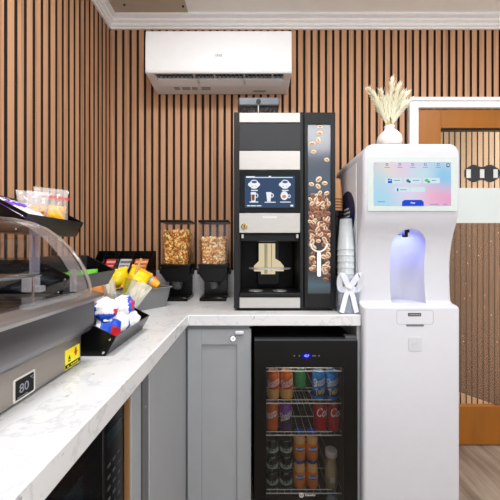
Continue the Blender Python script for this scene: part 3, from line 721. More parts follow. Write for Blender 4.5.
# ------------------------------------------------------------------ wooden stand, vase and pampas on the dispenser
stand = tag(MB().box(.512, .70, 1.20, 1.36, 1.582, 1.604).build('wooden_stand', pm('red_brown_wood', (128, 72, 44), .5, var=.15, stretch=(2, 20, 20)), bevel=.002), 'low reddish wooden stand under the vase on the dispenser top', 'stand')
VX, VY = .600, 1.25
va = thing('vase', 'small round white ceramic vase on the white dispenser', 'vase', (VX, VY, 1.605))
m = MB().lathe([(0, 0), (.036, 0), (.048, .012), (.051, .028), (.047, .045), (.034, .060), (.021, .068), (.019, .076), (.022, .083), (.019, .083), (.015, .076), (.016, .068), (0, .055)], 32, 0, Matrix.Translation((VX, VY, 1.605)) @ Matrix.Diagonal((1, 1, 1.17, 1)))
m.build('body', pm('white_ceramic', (240, 238, 236), .45, var=.02), va, sharp=60)
rp = random.Random(3)
plume_m = pm('pampas_cream', (255, 250, 228), .9, var=.04, scale=30)
stem_m = pm('pampas_stem', (206, 196, 136), .8)
VTOP = 1.605 + .092
tips = [(369, 89), (374, 95), (381, 91), (392, 81), (399, 86), (401, 94), (408, 92), (410, 100), (404, 104), (387, 98), (377, 104)]
for i, (px, py) in enumerate(tips):
    yy = VY + rp.uniform(-.035, .035)
    tip = Vector(((px - 250) * yy / 290, yy, H - (py - 250) * yy / 290))
    root = Vector((VX + (tip.x - VX) * .06, VY + (yy - VY) * .1, VTOP - .02))
    ctrl = Vector((root.x + (tip.x - root.x) * .30, root.y, root.z + (tip.z - root.z) * .62))
    def Bz(t): return root * (1 - t) ** 2 + ctrl * 2 * t * (1 - t) + tip * t * t
    pt = thing('pampas_plume', 'cream dried pampas plume standing in the small round white vase', 'dried grass', root, 'pampas plumes in the white vase')
    MB().tube([Bz(k / 8) for k in range(9)], .0013, 5).build('stem', stem_m, pt)
    m = MB()
    for k in range(260):
        t = .25 + .75 * rp.random(); p = Bz(t); d = (Bz(min(1, t + .02)) - Bz(t - .02)).normalized()
        sw = math.sin(PI * (t - .20) / .86) ** .7 if t < 1.05 else .2
        side = Vector((rp.gauss(0, 1), rp.gauss(0, 1), rp.gauss(0, .6))); side = (side - d * side.dot(d)).normalized()
        ln = (.012 + .034 * rp.random() ** 1.6) * (.5 + .5 * sw)
        dirv = (d * 1.0 + side * (.62 * sw + .14)).normalized(); e = p + dirv * ln + Vector((0, 0, -.004 * rp.random()))
        wv = dirv.cross(side).normalized() * .0016; md = p + dirv * ln * .5 + side * .0015
        m.add([p - wv * .6, p + wv * .6, md + wv * 1.3, md - wv * 1.3, e], [(0, 1, 2, 3), (3, 2, 4)], 0)
    m.build('plume', plume_m, pt)

# ------------------------------------------------------------------ cups between the coffee machine and the dispenser
tan = pm('kraft_cup', (236, 176, 122), .6, var=.08); rimm = pm('kraft_rim', (150, 84, 48), .6)
bdisp = thing('cup_tower', 'black upright cup stand behind the clear cups beside the coffee machine', 'cup stand', (.3885, 1.315, ZC))
m = MB().lathe([(0, 0), (.037, 0), (.037, .012), (.030, .018), (.030, .40), (.036, .405), (.036, .426), (0, .426)], 28, 0, Matrix.Translation((.3885, 1.315, ZC)))
m.build('column', acr_black, bdisp)
z = ZC + .4265
names = ['lowest', 'second lowest', 'middle', 'second highest', 'topmost']
for k in range(5):
    c = thing('paper_cup', '%s upturned brown paper cup of the short stack on the black cup stand' % names[k], 'cup', (.3885, 1.315, z), 'upturned brown cups')
    hgt = .095
    m = MB().lathe([(.0300, .002), (.0205, hgt), (0, hgt)], 24, 0, Matrix.Translation((.3885, 1.315, z))); m.build('wall', tan, c)
    MB().tube([(.3885 + .0300 * math.cos(a), 1.315 + .0300 * math.sin(a), z + .0025) for a in [2 * PI * q / 24 for q in range(25)]], .0024, 6).build('rim', rimm, c)
    z += .0128
ccup = glass('clear_cup', (.93, .94, .95), 1.3, .08, haze=.34, haze_rgb=(240, 246, 250))
UX, UY = .3930, 1.190
hb = thing('cup_box', 'clear box tied with a white bow holding the clear cups by the coffee machine', 'cup holder', (UX, UY, ZC))
m = MB()
for x0, x1, y0, y1 in ((.3560, .4310, 1.153, 1.155), (.3560, .4310, 1.229, 1.231), (.3560, .3575, 1.155, 1.229), (.4295, .4310, 1.155, 1.229)): m.box(x0, x1, y0, y1, ZC, ZC + .145)
m.box(.3575, .4295, 1.155, 1.229, ZC, ZC + .003)
m.build('box_walls', glass('box_film', (.93, .94, .97), 1.35, .06, haze=.10, haze_rgb=(214, 220, 232)), hb)
rib = pm('white_ribbon', (232, 236, 246), .35, var=.03)
def ribbon(mb, path, w, nrm=(0, -1, 0), t=.0012):
    path = [Vector(p) for p in path]; vs = []; fs = []; n = len(path)
    for i, p in enumerate(path):
        d = (path[min(i + 1, n - 1)] - path[max(i - 1, 0)]).normalized(); s = d.cross(Vector(nrm)).normalized() * w / 2; q = Vector(nrm) * t / 2
        vs += [tuple(p - s - q), tuple(p + s - q), tuple(p + s + q), tuple(p - s + q)]
    for i in range(n - 1):
        for k in range(4): fs.append((4 * i + k, 4 * i + (k + 1) % 4, 4 * i + 4 + (k + 1) % 4, 4 * i + 4 + k))
    fs += [(3, 2, 1, 0), (4 * n - 4, 4 * n - 3, 4 * n - 2, 4 * n - 1)]
    mb.add(vs, fs, 0)
m = MB(); kx, kz, ky = .3925, ZC + .106, 1.149
for sgn in (-1, 1):
    lp = [(kx + sgn * (.001 + .044 * math.sin(PI * t) ** .8 * (1 if sgn > 0 else .85)) , ky - .004 - .010 * math.sin(2 * PI * t), kz + .030 * math.sin(2 * PI * t) * 1 + .026 * t * (1 - t) * 4) for t in [q / 16 for q in range(17)]]
    ribbon(m, lp, .022)
    ribbon(m, [(kx, ky, kz), (kx + sgn * .014, ky - .003, kz - .035), (kx + sgn * .022, ky - .001, kz - .070), (kx + sgn * .030, ky - .002, kz - .100)], .019)
m.ball((kx, ky - .004, kz), (.010, .007, .010))
m.build('bow', rib, hb)
z = ZC + .0035
for k in range(11):
    lab = ('topmost clear plastic cup of the upturned stack in the bow-tied box' if k == 10 else 'clear plastic cup inside the upturned stack in the bow-tied box')
    o = MB().lathe([(.0345, .0), (.0352, .003), (.0335, .006), (.0235, .125), (0, .125)], 28, 0, Matrix.Translation((UX, UY, z))).build('plastic_cup', ccup)
    tag(o, lab, 'cup', 'upturned clear cups'); z += .0252
# ------------------------------------------------------------------ cereal dispensers
def cereal(name, cxm, level, cols, seed, label, lab2):
    YB = 1.45
    t = thing('cereal_dispenser', label, 'cereal dispenser', (cxm, YB + .06, ZC), 'cereal dispensers on the worktop')
    z0, z1 = ZC + .178, 1.310
    m = MB(); w0, w1 = .067, .074
    def fr(z): return w0 + (w1 - w0) * (z - z0) / (z1 - z0)
    def panel(xa, xb, ya, yb, th): pass
    # four tapered walls
    a0, a1 = w0, w1; b0, b1 = .060, .066; cy = YB + .07; th = .0025
    for sx_, sy_ in ((1, 0), (-1, 0), (0, 1), (0, -1)):
        if sx_:
            vs = [(cxm + sx_ * a0, cy - b0, z0), (cxm + sx_ * a0, cy + b0, z0), (cxm + sx_ * a1, cy + b1, z1), (cxm + sx_ * a1, cy - b1, z1)]; off = Vector((-sx_ * th, 0, 0))
        else:
            vs = [(cxm - a0, cy + sy_ * b0, z0), (cxm + a0, cy + sy_ * b0, z0), (cxm + a1, cy + sy_ * b1, z1), (cxm - a1, cy + sy_ * b1, z1)]; off = Vector((0, -sy_ * th, 0))
        v2 = [tuple(Vector(v) + off) for v in vs]
        m.add(vs + v2, [(0, 1, 2, 3), (7, 6, 5, 4), (0, 4, 5, 1), (1, 5, 6, 2), (2, 6, 7, 3), (3, 7, 4, 0)], 0)
    m.build('hopper', glass('hopper_clear', (.985, .985, .985), 1.3, .03, haze=.0), t)
    m = MB(); m.box(cxm - .0765, cxm + .0765, cy - .068, cy + .068, z1 - .001, z1 + .011)
    lid = m.build('lid', dark, t, bevel=.003)
    m = MB(); m.prism([(cxm - .073, z0 + .002), (cxm + .073, z0 + .002), (cxm + .070, z0 - .05), (cxm + .045, z0 - .085), (cxm - .045, z0 - .085), (cxm - .070, z0 - .05)], 'y', cy - .066, cy + .066)
    m.build('chute', dark, t, bevel=.003)
    m = MB().box(cxm - .078, cxm + .078, cy - .074, cy + .07, z0 - .008, z0 + .004); m.build('collar', dark, t, bevel=.002)
    for s in (-1, 1):
        MB().lathe([(0, 0), (.014, 0), (.017, .006), (.017, .018), (0, .020)], 16, 0, Matrix.Translation((cxm + s * .068, cy - .03, z0 - .032)) @ Matrix.Rotation(s * PI / 2, 4, 'Y')).build('knob', dark, t)
    MB().box(cxm - .062, cxm + .062, cy + .04, cy + .066, ZC + .010, z0 - .02).build('back_post', pm('post_black', (20, 20, 22), .3), t, bevel=.004)
    m = MB().box(cxm - .066, cxm + .066, cy - .092, cy + .07, ZC, ZC + .016); m.box(cxm - .058, cxm + .058, cy - .086, cy - .002, ZC + .016, ZC + .021)
    m.build('base', acr_black, t, bevel=.003)
    MB().lathe([(.018, .0), (.026, .02), (.030, .045), (.026, .045), (.015, .0)], 18, 0, Matrix.Translation((cxm, cy - .02, z0 - .125))).build('spout', glass('smoke_spout', (.6, .6, .62), 1.4, .08, haze=.12), t)
    # the cereal
    r = random.Random(seed); m = MB()
    zt = H - (level - 250) * (YB) / 290
    m.box(cxm - .059, cxm + .059, cy - .052, cy + .052, z0 + .006, zt - .012, 0)
    def flake(p, n_, s, mi):
        q = Vector(n_).to_track_quat('Z', 'Y').to_matrix().to_4x4() @ Matrix.Rotation(r.uniform(0, 6.28), 4, 'Z')
        vs = []; 
        for i in range(7):
            a = 2 * PI * i / 7; rr = s * r.uniform(.7, 1.1)
            vs.append((rr * math.cos(a), rr * math.sin(a) * .8, r.uniform(-.2, .35) * s))
        top = (0, 0, s * r.uniform(.25, .5)); bot = (0, 0, -s * .35)
        m.add(vs + [top, bot], [(i, (i + 1) % 7, 7) for i in range(7)] + [((i + 1) % 7, i, 8) for i in range(7)], mi, Matrix.Translation(p) @ q)
    for _ in range(620):
        z = r.uniform(z0 + .006, zt - .003); k = r.random()
        hw = fr(z) - .0145
        if k < .66: p = (cxm + r.uniform(-hw, hw), cy - .050 + r.uniform(-.001, .004), z); n_ = (r.gauss(0, .5), -1, r.gauss(0, .5))
        elif k < .78: p = (cxm + r.uniform(-hw, hw), cy + r.uniform(-.048, .048), zt - .012 + r.uniform(-.006, .008)); n_ = (r.gauss(0, .5), r.gauss(0, .5), 1)
        else:
            s_ = 1 if r.random() < .5 else -1
            p = (cxm + s_ * hw, cy + r.uniform(-.046, .046), z); n_ = (s_, r.gauss(0, .5), r.gauss(0, .5))
        flake(p, n_, r.uniform(.0075, .012), 1 + min(2, int(r.random() * 3)))
    o = m.build('cereal', cols, sharp=25); tag(o, lab2, 'cereal', kind='stuff')
gold = [pm('cereal_deep', (150, 88, 34), .7), pm('cereal_gold', (250, 186, 88), .6, var=.15), pm('cereal_light', (255, 224, 150), .6, var=.12), pm('cereal_brown', (208, 130, 56), .6, var=.15)]
pale = [pm('flake_deep', (176, 116, 66), .7), pm('flake_gold', (252, 204, 134), .6, var=.15), pm('flake_pale', (253, 228, 186), .6, var=.12), pm('flake_brown', (216, 152, 90), .6, var=.15)]
cereal('a', -.3745, 229.5, gold, 21, 'clear cereal dispenser nearer the corner filled almost to the lid with golden clusters', 'golden cereal clusters filling the dispenser nearer the corner')
cereal('b', -.1835, 236.5, pale, 22, 'clear cereal dispenser right beside the coffee machine filled lower with pale flakes', 'pale cereal flakes in the dispenser beside the coffee machine')

# ------------------------------------------------------------------ heated display case
dc = thing('display_case', 'stainless steel heated food case with curved clear lid on the left worktop', 'display case', (-.58, .40, ZC))
XB = -.377
m = MB().box(-.80, XB, .16, .648, ZC + .006, .985); m.build('base', steel('case_steel', (168, 161, 154), .36, (160, 3, 160)), dc, bevel=.002)
m = MB()
for x in (-.77, -.41):
    for y in (.19, .61): m.box(x - .015, x + .015, y - .015, y + .015, ZC, ZC + .007)
m.build('feet', dark, dc)
pr = [(-.81, .984), (-.376, .984), (-.366, .986), (-.358, .991), (-.353, .998), (-.350, 1.007), (-.349, 1.058), (-.81, 1.058)]
rs = []
for y, ins in ((.14, 0.004), (.144, 0), (.650, 0), (.655, .004)):
    rs.append([(x - (ins if x > -.5 else -ins), y, z + (ins if z < 1 else 0)) for x, z in pr])
m = MB().loft(rs); m.build('warming_tray', steel('tray_steel', (132, 130, 134), .33, (3, 160, 3)), dc, bevel=.002)
m = MB().prism([(-.812, 1.058), (-.340, 1.058), (-.332, 1.066), (-.334, 1.072), (-.36, 1.078), (-.365, 1.070), (-.79, 1.070), (-.79, 1.078), (-.812, 1.078)], 'y', .135, .662)
m.build('rim', steel('rim_steel', (196, 192, 190), .36, (3, 160, 3)), dc, bevel=.001)
prof = [(-.357, 1.077), (-.3625, 1.100), (-.372, 1.125), (-.386, 1.149), (-.404, 1.172), (-.428, 1.196), (-.457, 1.216), (-.490, 1.230), (-.53, 1.239), (-.58, 1.243), (-.66, 1.243), (-.80, 1.240)]
def off(p, d):
    out = []
    for i, a in enumerate(p):
        u = Vector(p[min(i + 1, len(p) - 1)]) - Vector(p[max(i - 1, 0)]); n_ = Vector((u.y, -u.x)).normalized(); out.append((a[0] - n_.x * d, a[1] - n_.y * d))
    return out
inner = off(prof, .003)
m = MB()
m.prism(prof + inner[::-1], 'y', .14, .652)
lid = m.build('curved_lid', glass('lid_acrylic', (.93, .93, .94), 1.25, .03, haze=.0), dc, sharp=50)
m = MB(); endp = inner + [(-.80, 1.077)]
for y in (.142, .645): m.prism(endp, 'y', y, y + .004)
m.build('end_panels', glass('end_acrylic', (.90, .91, .92), 1.25, .03, haze=.0), lid)
MB().tube([(x, .652, z) for x, z in prof], .0038, 6).build('lid_edge', glass('edge_acrylic', (.70, .62, .50), 1.45, .06, haze=.35, haze_rgb=(196, 184, 176)), lid)
MB().box(-.805, -.797, .14, .652, 1.077, 1.246).build('rear_doors', glass('rear_smoke', (.42, .41, .40), 1.45, .05, haze=.1, haze_rgb=(50, 48, 46)), dc)
def strap(y0, y1, d=.0045):
    o2 = off(prof[:9], -d); i2 = off(prof[:9], -.0003); return MB().prism(o2 + i2[::-1], 'y', y0, y1)
MB().box(-.487, -.466, .6385, .6445, 1.085, 1.226).build('lid_strap', glass('strap_acrylic', (.84, .84, .88), 1.6, .03, haze=.24, haze_rgb=(214, 214, 236)), lid, bevel=.001)
strap(.596, .6375, .0016).build('lid_reflection', glass('reflection_haze', (.86, .85, .86), 1.5, .06, haze=.16, haze_rgb=(196, 186, 184)), lid, sharp=50)  # hazy band added to paint the lid's reflection near its far end
cl = glass('block_acrylic', (.86, .87, .88), 1.5, .05, haze=.10)
cl2 = glass('catch_acrylic', (.86, .87, .88), 1.6, .05, haze=.38, haze_rgb=(236, 238, 242))
m = MB().box(-.484, -.460, .612, .6385, 1.080, 1.112); m.box(-.462, -.444, .612, .632, 1.080, 1.094)
m.build('lid_catch', cl2, dc, bevel=.003)
MB().box(-.398, -.384, .6385, .6445, 1.078, 1.128).build('lid_handle', cl2, lid, bevel=.002)
MB().box(-.350, -.333, .44, .565, 1.0785, 1.086).build('hinge_rail', cl, dc, bevel=.001)
m = MB().box(-.76, -.39, .20, .60, 1.0705, 1.074)
m.build('inner_tray', steel('inner_steel', (160, 150, 148), .25, (3, 160, 3)), dc)
m = MB().tube([(-.76, .22, 1.12), (-.42, .22, 1.12), (-.42, .58, 1.12), (-.76, .58, 1.12), (-.76, .22, 1.12)], .003, 6)
for k in range(9): m.tube([(-.76 + k * .0425, .22, 1.12), (-.76 + k * .0425, .58, 1.12)], .0018, 5)
for x in (-.75, -.43):
    for y in (.225, .575): m.tube([(x, y, 1.072), (x, y, 1.12)], .0025, 5)
m.build('wire_rack', chrome, dc)
# thermometer panel and warning sticker on the front
xf = XB
m = MB()
m.prism(rrect(.4605, .5075, .9245, .9625, .003), 'x', xf - .001, xf + .0012)
tp = m.build('thermometer', pm('bezel_cream', (222, 218, 212), .4), dc)
m = MB(); m.prism(rrect(.4645, .5035, .9280, .9590, .001), 'x', xf + .001, xf + .0018); m.build('readout', pm('readout_black', (16, 17, 19), .45, spec=.2), tp)
m = MB(); text_flat(m, '80', .021, FACE_X(xf + .0022, .4815, .9425), align='CENTER'); text_flat(m, '°C', .008, FACE_X(xf + .0022, .4985, .9520)); 
m.box(xf + .0018, xf + .0024, .467, .489, .9300, .9310); m.build('digits', pm('lcd_grey', (148, 154, 162), .5), tp)
m = MB(); m.box(xf - .001, xf + .0008, .5905, .6405, .9240, .9640, 0); m.box(xf + .0008, xf + .0012, .5905, .6405, .9260, .9340, 1)
m.prism([(.600, .943), (.608, .943), (.604, .951)], 'x', xf + .0008, xf + .0013, 1); m.box(xf + .0008, xf + .0013, .6, .608, .9385, .9405, 1)
m.box(xf + .0008, xf + .0013, .623, .629, .944, .960, 2); m.box(xf + .0008, xf + .0013, .620, .632, .950, .9525, 2)
for k in range(4): m.box(xf + .0012, xf + .0015, .608 + k * .007, .613 + k * .007, .9285, .9312, 0)
m.prism([(.596, .928), (.602, .928), (.599, .933)], 'x', xf + .0012, xf + .0015, 0)
m.build('warning_sticker', [pm('sticker_yellow', (250, 236, 20), .45, var=.01), dark, pm('sticker_red', (214, 70, 30), .5)], dc)

# ------------------------------------------------------------------ tiered snack rack
rk = thing('snack_rack', 'three-tier black acrylic snack rack behind the food case along the left wall', 'snack rack', (-.58, .81, ZC))
YN, YF_ = .695, .920
def tier(xf, zt, zb):
    A, B, C, D = (xf, zt), (xf - .024, zb), (xf - .095, zb), (xf - .092, zt + .048)
    m = MB(); t = .004
    m.prism([A, (A[0] - t, A[1]), (B[0] - t, B[1] + t), (C[0] + t, C[1] + t), (D[0] + t, D[1]), D, C, B], 'y', YN, YF_, 1)
    m.prism([A, B, C, D], 'y', YN - t, YN, 0); m.prism([A, B, C, D], 'y', YF_, YF_ + t, 0)
    o = m.build('tray', [acr_black, pm('acrylic_front', (44, 44, 46), .3, var=.04)], rk)
    m = MB()
    for u, v in ((xf - .012, zt - .006), (xf - .028, zb + .007)):
        m.lathe([(0, 0), (.003, 0), (.0022, .0016), (0, .002)], 10, 0, Matrix.Translation((u - .002, YN - t, v)) @ Matrix.Rotation(PI / 2, 4, 'X'))
    m.build('screws', chrome, o)
tier(-.320, .962, ZC + .001); tier(-.428, 1.106, 1.062); tier(-.530, 1.257, 1.212)
m = MB()
for y in (YN - .004, YF_): m.prism([(-.420, ZC), (-.820, ZC), (-.820, 1.146), (-.525, 1.146), (-.525, 1.064), (-.420, 1.06)] if y < .8 else [(-.53, ZC), (-.820, ZC), (-.820, 1.146), (-.53, 1.146)], 'y', y, y + .004)
m.box(-.820, -.525, YN, YF_, 1.142, 1.146); m.box(-.524, -.520, YN, YF_, ZC + .02, 1.06)
m.build('side_frame', acr_black, rk)
m = MB()
for y in (YN + .005, YF_ - .013): m.box(-.622, -.610, y, y + .008, 1.146, 1.30)
m.build('posts', acr_black, rk)

# ------------------------------------------------------------------ packets
def pouch(w, h, t, seed, fn=None, nu=16, nv=20, wr=.004, crimp=.10, puff=.55, taper=0.):
    """pillow packet standing in XZ, thickness along Y, base at z=0; fn(u,v,front) gives the material index"""
    r = random.Random(seed); ox, oy = r.uniform(0, 50), r.uniform(0, 50); m = MB()
    vs = []; 
    for sgn in (-1, 1):
        for j in range(nv + 1):
            v = j / nv; tv = 0 if v < crimp * .6 or v > 1 - crimp * .6 else math.sin(PI * (v - crimp * .6) / (1 - crimp * 1.2)) ** puff
            for i in range(nu + 1):
                u = i / nu; tu = max(0, math.sin(PI * u)) ** .6
                n_ = noise.noise(Vector((ox + u * 5, oy + v * 5, sgn * 3))) + .5 * noise.noise(Vector((ox + u * 12, oy + v * 12, sgn * 7)))
                th = t / 2 * tv * tu + wr * n_ * tu * (.3 + tv) * .6
                x = (u - .5) * w * (1 - .10 * tv - taper * v) + .0012 * math.sin(v * 60) * (1 - tv)
                y = sgn * (max(.0005, th) ) + .004 * noise.noise(Vector((ox + u * 2, oy + v * 2, 9)))
                z = v * h + (0.0012 if i % 2 else -.0012) * (1 if j in (0, nv) else 0)
                vs.append((x, y, z))
    fs = []; ms = []; N1 = (nu + 1) * (nv + 1)
    for s in range(2):
        for j in range(nv):
            for i in range(nu):
                a = s * N1 + j * (nu + 1) + i; q = (a, a + 1, a + nu + 2, a + nu + 1)
                fs.append(q if s == 0 else q[::-1]); ms.append(fn((i + .5) / nu, (j + .5) / nv, s == 0) if fn else 0)
    for j in range(nv):
        for i in (0, nu):
            a = j * (nu + 1) + i; b = a + nu + 1; fs.append((a, b, b + N1, a + N1)); ms.append(0)
    for i in range(nu):
        for j in (0, nv):
            a = j * (nu + 1) + i; fs.append((a, a + 1, a + 1 + N1, a + N1)); ms.append(0)
    m.add(vs, fs, ms); return m
film_w = glass('clear_film', (.95, .95, .96), 1.4, .12, haze=.24, haze_rgb=(255, 254, 252))
purple = pm('foil_purple', (104, 62, 176), .3, var=.12); foilw = pm('foil_white', (232, 228, 236), .32, var=.05); inkd = pm('ink_violet', (58, 40, 96), .5)
# purple and white bars leaning on the slope of the top tray
for k in range(5):
    lab = ['purple and white snack bar nearest the camera on the top tray', 'second purple bar from the camera on the top tray', 'third purple bar from the camera on the top tray', 'fourth purple snack bar from the camera on the top tray', 'purple snack bar farthest from the camera, next to the clear bags'][k]
    m = pouch(.040, .118, .020, 50 + k, lambda u, v, f: 0 if (v < .12 or (.40 < v < .58 and u < .7) or v > .90) else (2 if (.3 < u < .62 and .66 < v < .8) else 1), wr=.003)
    o = m.build('snack_bar', [purple, foilw, inkd], world=False, origin=(0, 0, 0)); tag(o, lab, 'snack bar', 'purple snack bars in the top tray')
    place(o, (-.536 - .002 * k, .709 + .0185 * k, 1.246 - .0004 * k), rz=PI / 2, ry=0); o.rotation_euler = (-1.0, 0, PI / 2); o.rotation_euler = Matrix(((0, -.80, -.80), (1, .0, .0), (0, -.6, .6))).to_euler() if 0 else (math.radians(-58), math.radians(0), math.radians(90))
def bag(label, loc, rz, w, h, t, seed, content_mats, fn, text=None, tcol=None, name='snack_bag', group='clear bags in the top tray'):
    tt = thing(name, label, 'snack', (0, 0, 0), group)
    cpm = pouch(w * .84, h * .48, t * 1.3, seed + 1, fn, wr=.006, puff=.4); cpm.v = [(x, y, z + .020) for x, y, z in cpm.v]; c = cpm.build('contents', content_mats, tt)
    b = pouch(w, h, t * 1.15, seed, wr=.006, crimp=.12, puff=.4).build('wrapper', film_w, tt)
    if text:
        m = MB(); text_flat(m, text, w * .20, Matrix.Translation((0, -t * .58 - .002, h * .78)) @ Matrix.Rotation(.06, 4, 'Y') @ FACE_Y(0, 0, 0), shear=.25, bold=.0004); m.build('lettering', pm('ink_red', (214, 46, 62), .5), b)
    place(tt, loc, rz, math.radians(-5)); return tt
muf = [pm('muffin_yellow', (255, 170, 10), .6, var=.2, scale=60), pm('muffin_gold', (255, 196, 40), .6, var=.15)]
bag('clear bag with red lettering and yellow muffin on the top tray', (-.583, .855, 1.2175), math.radians(42), .088, .136, .036, 71, muf, lambda u, v, f: int((u * 7 + v * 5) % 2 < .7), 'Spunkmeyer')
bag('clear bag with a narrow golden slice beside the purple bars', (-.590, .775, 1.2175), math.radians(40), .056, .112, .028, 81, [pm('slice_gold', (232, 164, 52), .6, var=.15), pm('slice_pale', (226, 196, 150), .6)], lambda u, v, f: 0 if u > .45 else 1)
bag('clear bag with a brown slice between the golden slice and the muffin', (-.592, .812, 1.2175), math.radians(40), .052, .118, .026, 91, [pm('slice_brown', (184, 106, 44), .6, var=.15), pm('slice_tan', (214, 176, 130), .6)], lambda u, v, f: 0 if v < .7 else 1)
# green packets in the middle tray
gr = [pm('packet_green', (96, 184, 46), .35, var=.1), pm('packet_lime', (178, 218, 92), .35), pm('packet_dark', (42, 110, 40), .4)]
for k, (y, rz) in enumerate(((.742, 1.0), (.800, 1.5), (.862, 1.0))):
    o = pouch(.056, .046, .020, 110 + k, lambda u, v, f: 2 if (v < .2) else (1 if .3 < u < .7 and .35 < v < .65 else 0), wr=.004).build('snack_packet', gr, world=False, origin=(0, 0, 0))
    tag(o, 'green snack packet at the %s of the middle rack tray' % ('near end', 'middle', 'far end')[k], 'snack packet', 'green packets in the middle tray')
    place(o, (-.474, y, 1.067), rz, math.radians(-14))
# round white packs with blue and red wrapper in the lowest tray
bl = pm('pack_blue', (30, 84, 214), .3, var=.08); rd = pm('pack_red', (216, 40, 48), .35, var=.06); wh = pm('pack_white', (240, 240, 244), .35, var=.03, scale=30)
def roundpack(label, loc, rot, seed, rr=.031, t=.030, fn=None, txt=False):
    r = random.Random(seed); ox = r.uniform(0, 60); m = MB(); vs = []; fs = []; ms = []; nr, na = 9, 32
    for s in (-1, 1):
        for j in range(nr + 1):
            q = j / nr
            for i in range(na):
                a = 2 * PI * i / na; nn = noise.noise(Vector((ox + q * 3 * math.cos(a), q * 3 * math.sin(a), s * 4))); rad = rr * q * (1 + (.10 * noise.noise(Vector((ox, 3 * math.cos(a), 3 * math.sin(a)))) + .05 * math.sin(9 * a)) * q)
                th = t / 2 * (1 - q ** 3) ** .6 + .0035 * nn * (1 - q * .5)
                vs.append((rad * math.cos(a), s * max(.0004, th), rad * math.sin(a)))
    n1 = (nr + 1) * na
    for s in range(2):
        for j in range(nr):
            for i in range(na):
                i2 = (i + 1) % na; q4 = (s * n1 + j * na + i, s * n1 + j * na + i2, s * n1 + (j + 1) * na + i2, s * n1 + (j + 1) * na + i)
                fs.append(q4); a = 2 * PI * (i + .5) / na; x = (j + .5) / nr * math.cos(a); z = (j + .5) / nr * math.sin(a); ms.append(fn(x, z) if fn else 0)
    for i in range(na):
        i2 = (i + 1) % na; a = nr * na; fs.append((a + i, a + i2, n1 + a + i2, n1 + a + i)); ms.append(0)
    m.add(vs, fs, ms)
    t_ = thing('wrapped_sandwich', label, 'snack', (0, 0, 0), 'white round packs in the lowest tray')
    w_ = m.build('wrapper', [wh, bl, rd], t_)
    if txt:
        m = MB(); text_flat(m, txt, .016, Matrix.Translation((-.003, -t / 2 - .001, -.004)) @ FACE_Y(0, 0, 0), bold=.0006, shear=.2); m.build('lettering', white_ink, w_)
    place(t_, loc); t_.rotation_euler = rot; return t_
fa = lambda x, z: 1 if z < -.42 or x < -.8 else (2 if x > .55 and z < .0 else 0)
fb = lambda x, z: (2 if .62 < x < .84 and abs(z) < .42 else 1) if x > .38 and abs(z) < .75 else 0
fc = lambda x, z: 2 if (z < -.15 and x > .05) else 1
fd = lambda x, z: 1 if x < -.72 else 0
roundpack('white round pack with blue lower edge, upper left of the lowest tray', (-.377, .757, 1.016), (-.2, .1, .62), 131, fn=fa)
roundpack('white round pack with blue and red oval, upper right of the lowest tray', (-.372, .852, 1.006), (-.15, -.1, .55), 132, fn=fb)
t_ = thing('wrapped_sandwich', 'blue red-cornered wrapper at the front left of the lowest tray', 'snack', (0, 0, 0))
w_ = pouch(.072, .070, .030, 133, lambda u, v, f: 2 if (u > .55 and v < .38) else (0 if (u < .12 or (v > .72 and u > .5) or (v < .1 and u > .3)) else 1), wr=.005).build('wrapper', [wh, bl, rd], t_)
m = MB(); text_flat(m, 'abs', .017, Matrix.Translation((-.012, -.0165, .042)) @ Matrix.Rotation(-.25, 4, 'Y') @ FACE_Y(0, 0, 0), bold=.0008, shear=.2); m.build('lettering', white_ink, w_)
place(t_, (-.366, .742, .945)); t_.rotation_euler = (-.55, .35, .75)
roundpack('plain white round pack at the front right of the lowest tray', (-.356, .858, .962), (-.3, 0, .6), 134, fn=fd)
roundpack('white round pack with blue rim in the middle of the lowest tray', (-.362, .800, .968), (-.35, .5, .6), 135, fn=lambda x, z: 1 if x * x + z * z > .55 and z < .5 else 0)

# ------------------------------------------------------------------ grey bin with yellow packets and other snacks
ga = math.radians(50.6); GC = Vector((-.500, 1.262, ZC))
gb = thing('grey_bin', 'grey tapered plastic bin of snacks standing askew before the cereal dispensers', 'bin', (0, 0, 0))
m = MB(); bl_, bw_, hh = .115, .068, .085
def rr4(a, b, z, r=.012):
    return [(x, y, z) for x, y in rrect(-a, a, -b, b, r, 3)]
m.loft([rr4(bl_, bw_, 0), rr4(bl_ + .014, bw_ + .014, hh), rr4(bl_ + .021, bw_ + .021, hh + .001), rr4(bl_ + .021, bw_ + .021, hh + .005), rr4(bl_ + .011, bw_ + .011, hh + .004), rr4(bl_ - .003, bw_ - .003, .004)])
m.build('tub', pm('bin_grey', (120, 121, 123), .5, var=.03), gb, sharp=40)
place(gb, GC, ga)
yel = [pm('wrap_yellow', (252, 216, 14), .35, var=.08), pm('wrap_amber', (238, 176, 20), .35, var=.08), pm('wrap_white', (244, 240, 220), .4)]
def packet(label, loc, rot, w, h, t, seed, mats, fn, cat='snack packet', group=None, name='snack_packet'):
    o = pouch(w, h, t, seed, fn, wr=.006, puff=.4).build(name, mats, world=False, origin=(0, 0, 0)); tag(o, label, cat, group)
    o.location = loc; o.rotation_euler = rot; return o
packet('plump yellow packet leaning left in the grey bin', (-.560, 1.245, 1.005), (-.35, -.25, .42), .105, .088, .055, 151, yel, lambda u, v, f: 1 if v < .15 else 0, group='yellow packets in the grey bin')
packet('plump yellow packet leaning right in front of the tea stand', (-.490, 1.200, 1.000), (-.30, .50, .45), .095, .105, .055, 152, yel, lambda u, v, f: 1 if (v > .85 or (u < .25 and v < .5)) else 0, group='yellow packets in the grey bin')
tag(MB().tube([(-.492, 1.20, 1.03), (-.455, 1.215, 1.135)], .0045, 8).build('wooden_stick', pm('stick_wood', (226, 176, 112), .6)), 'slim wooden stick poking up beside the right yellow packet', 'stick')
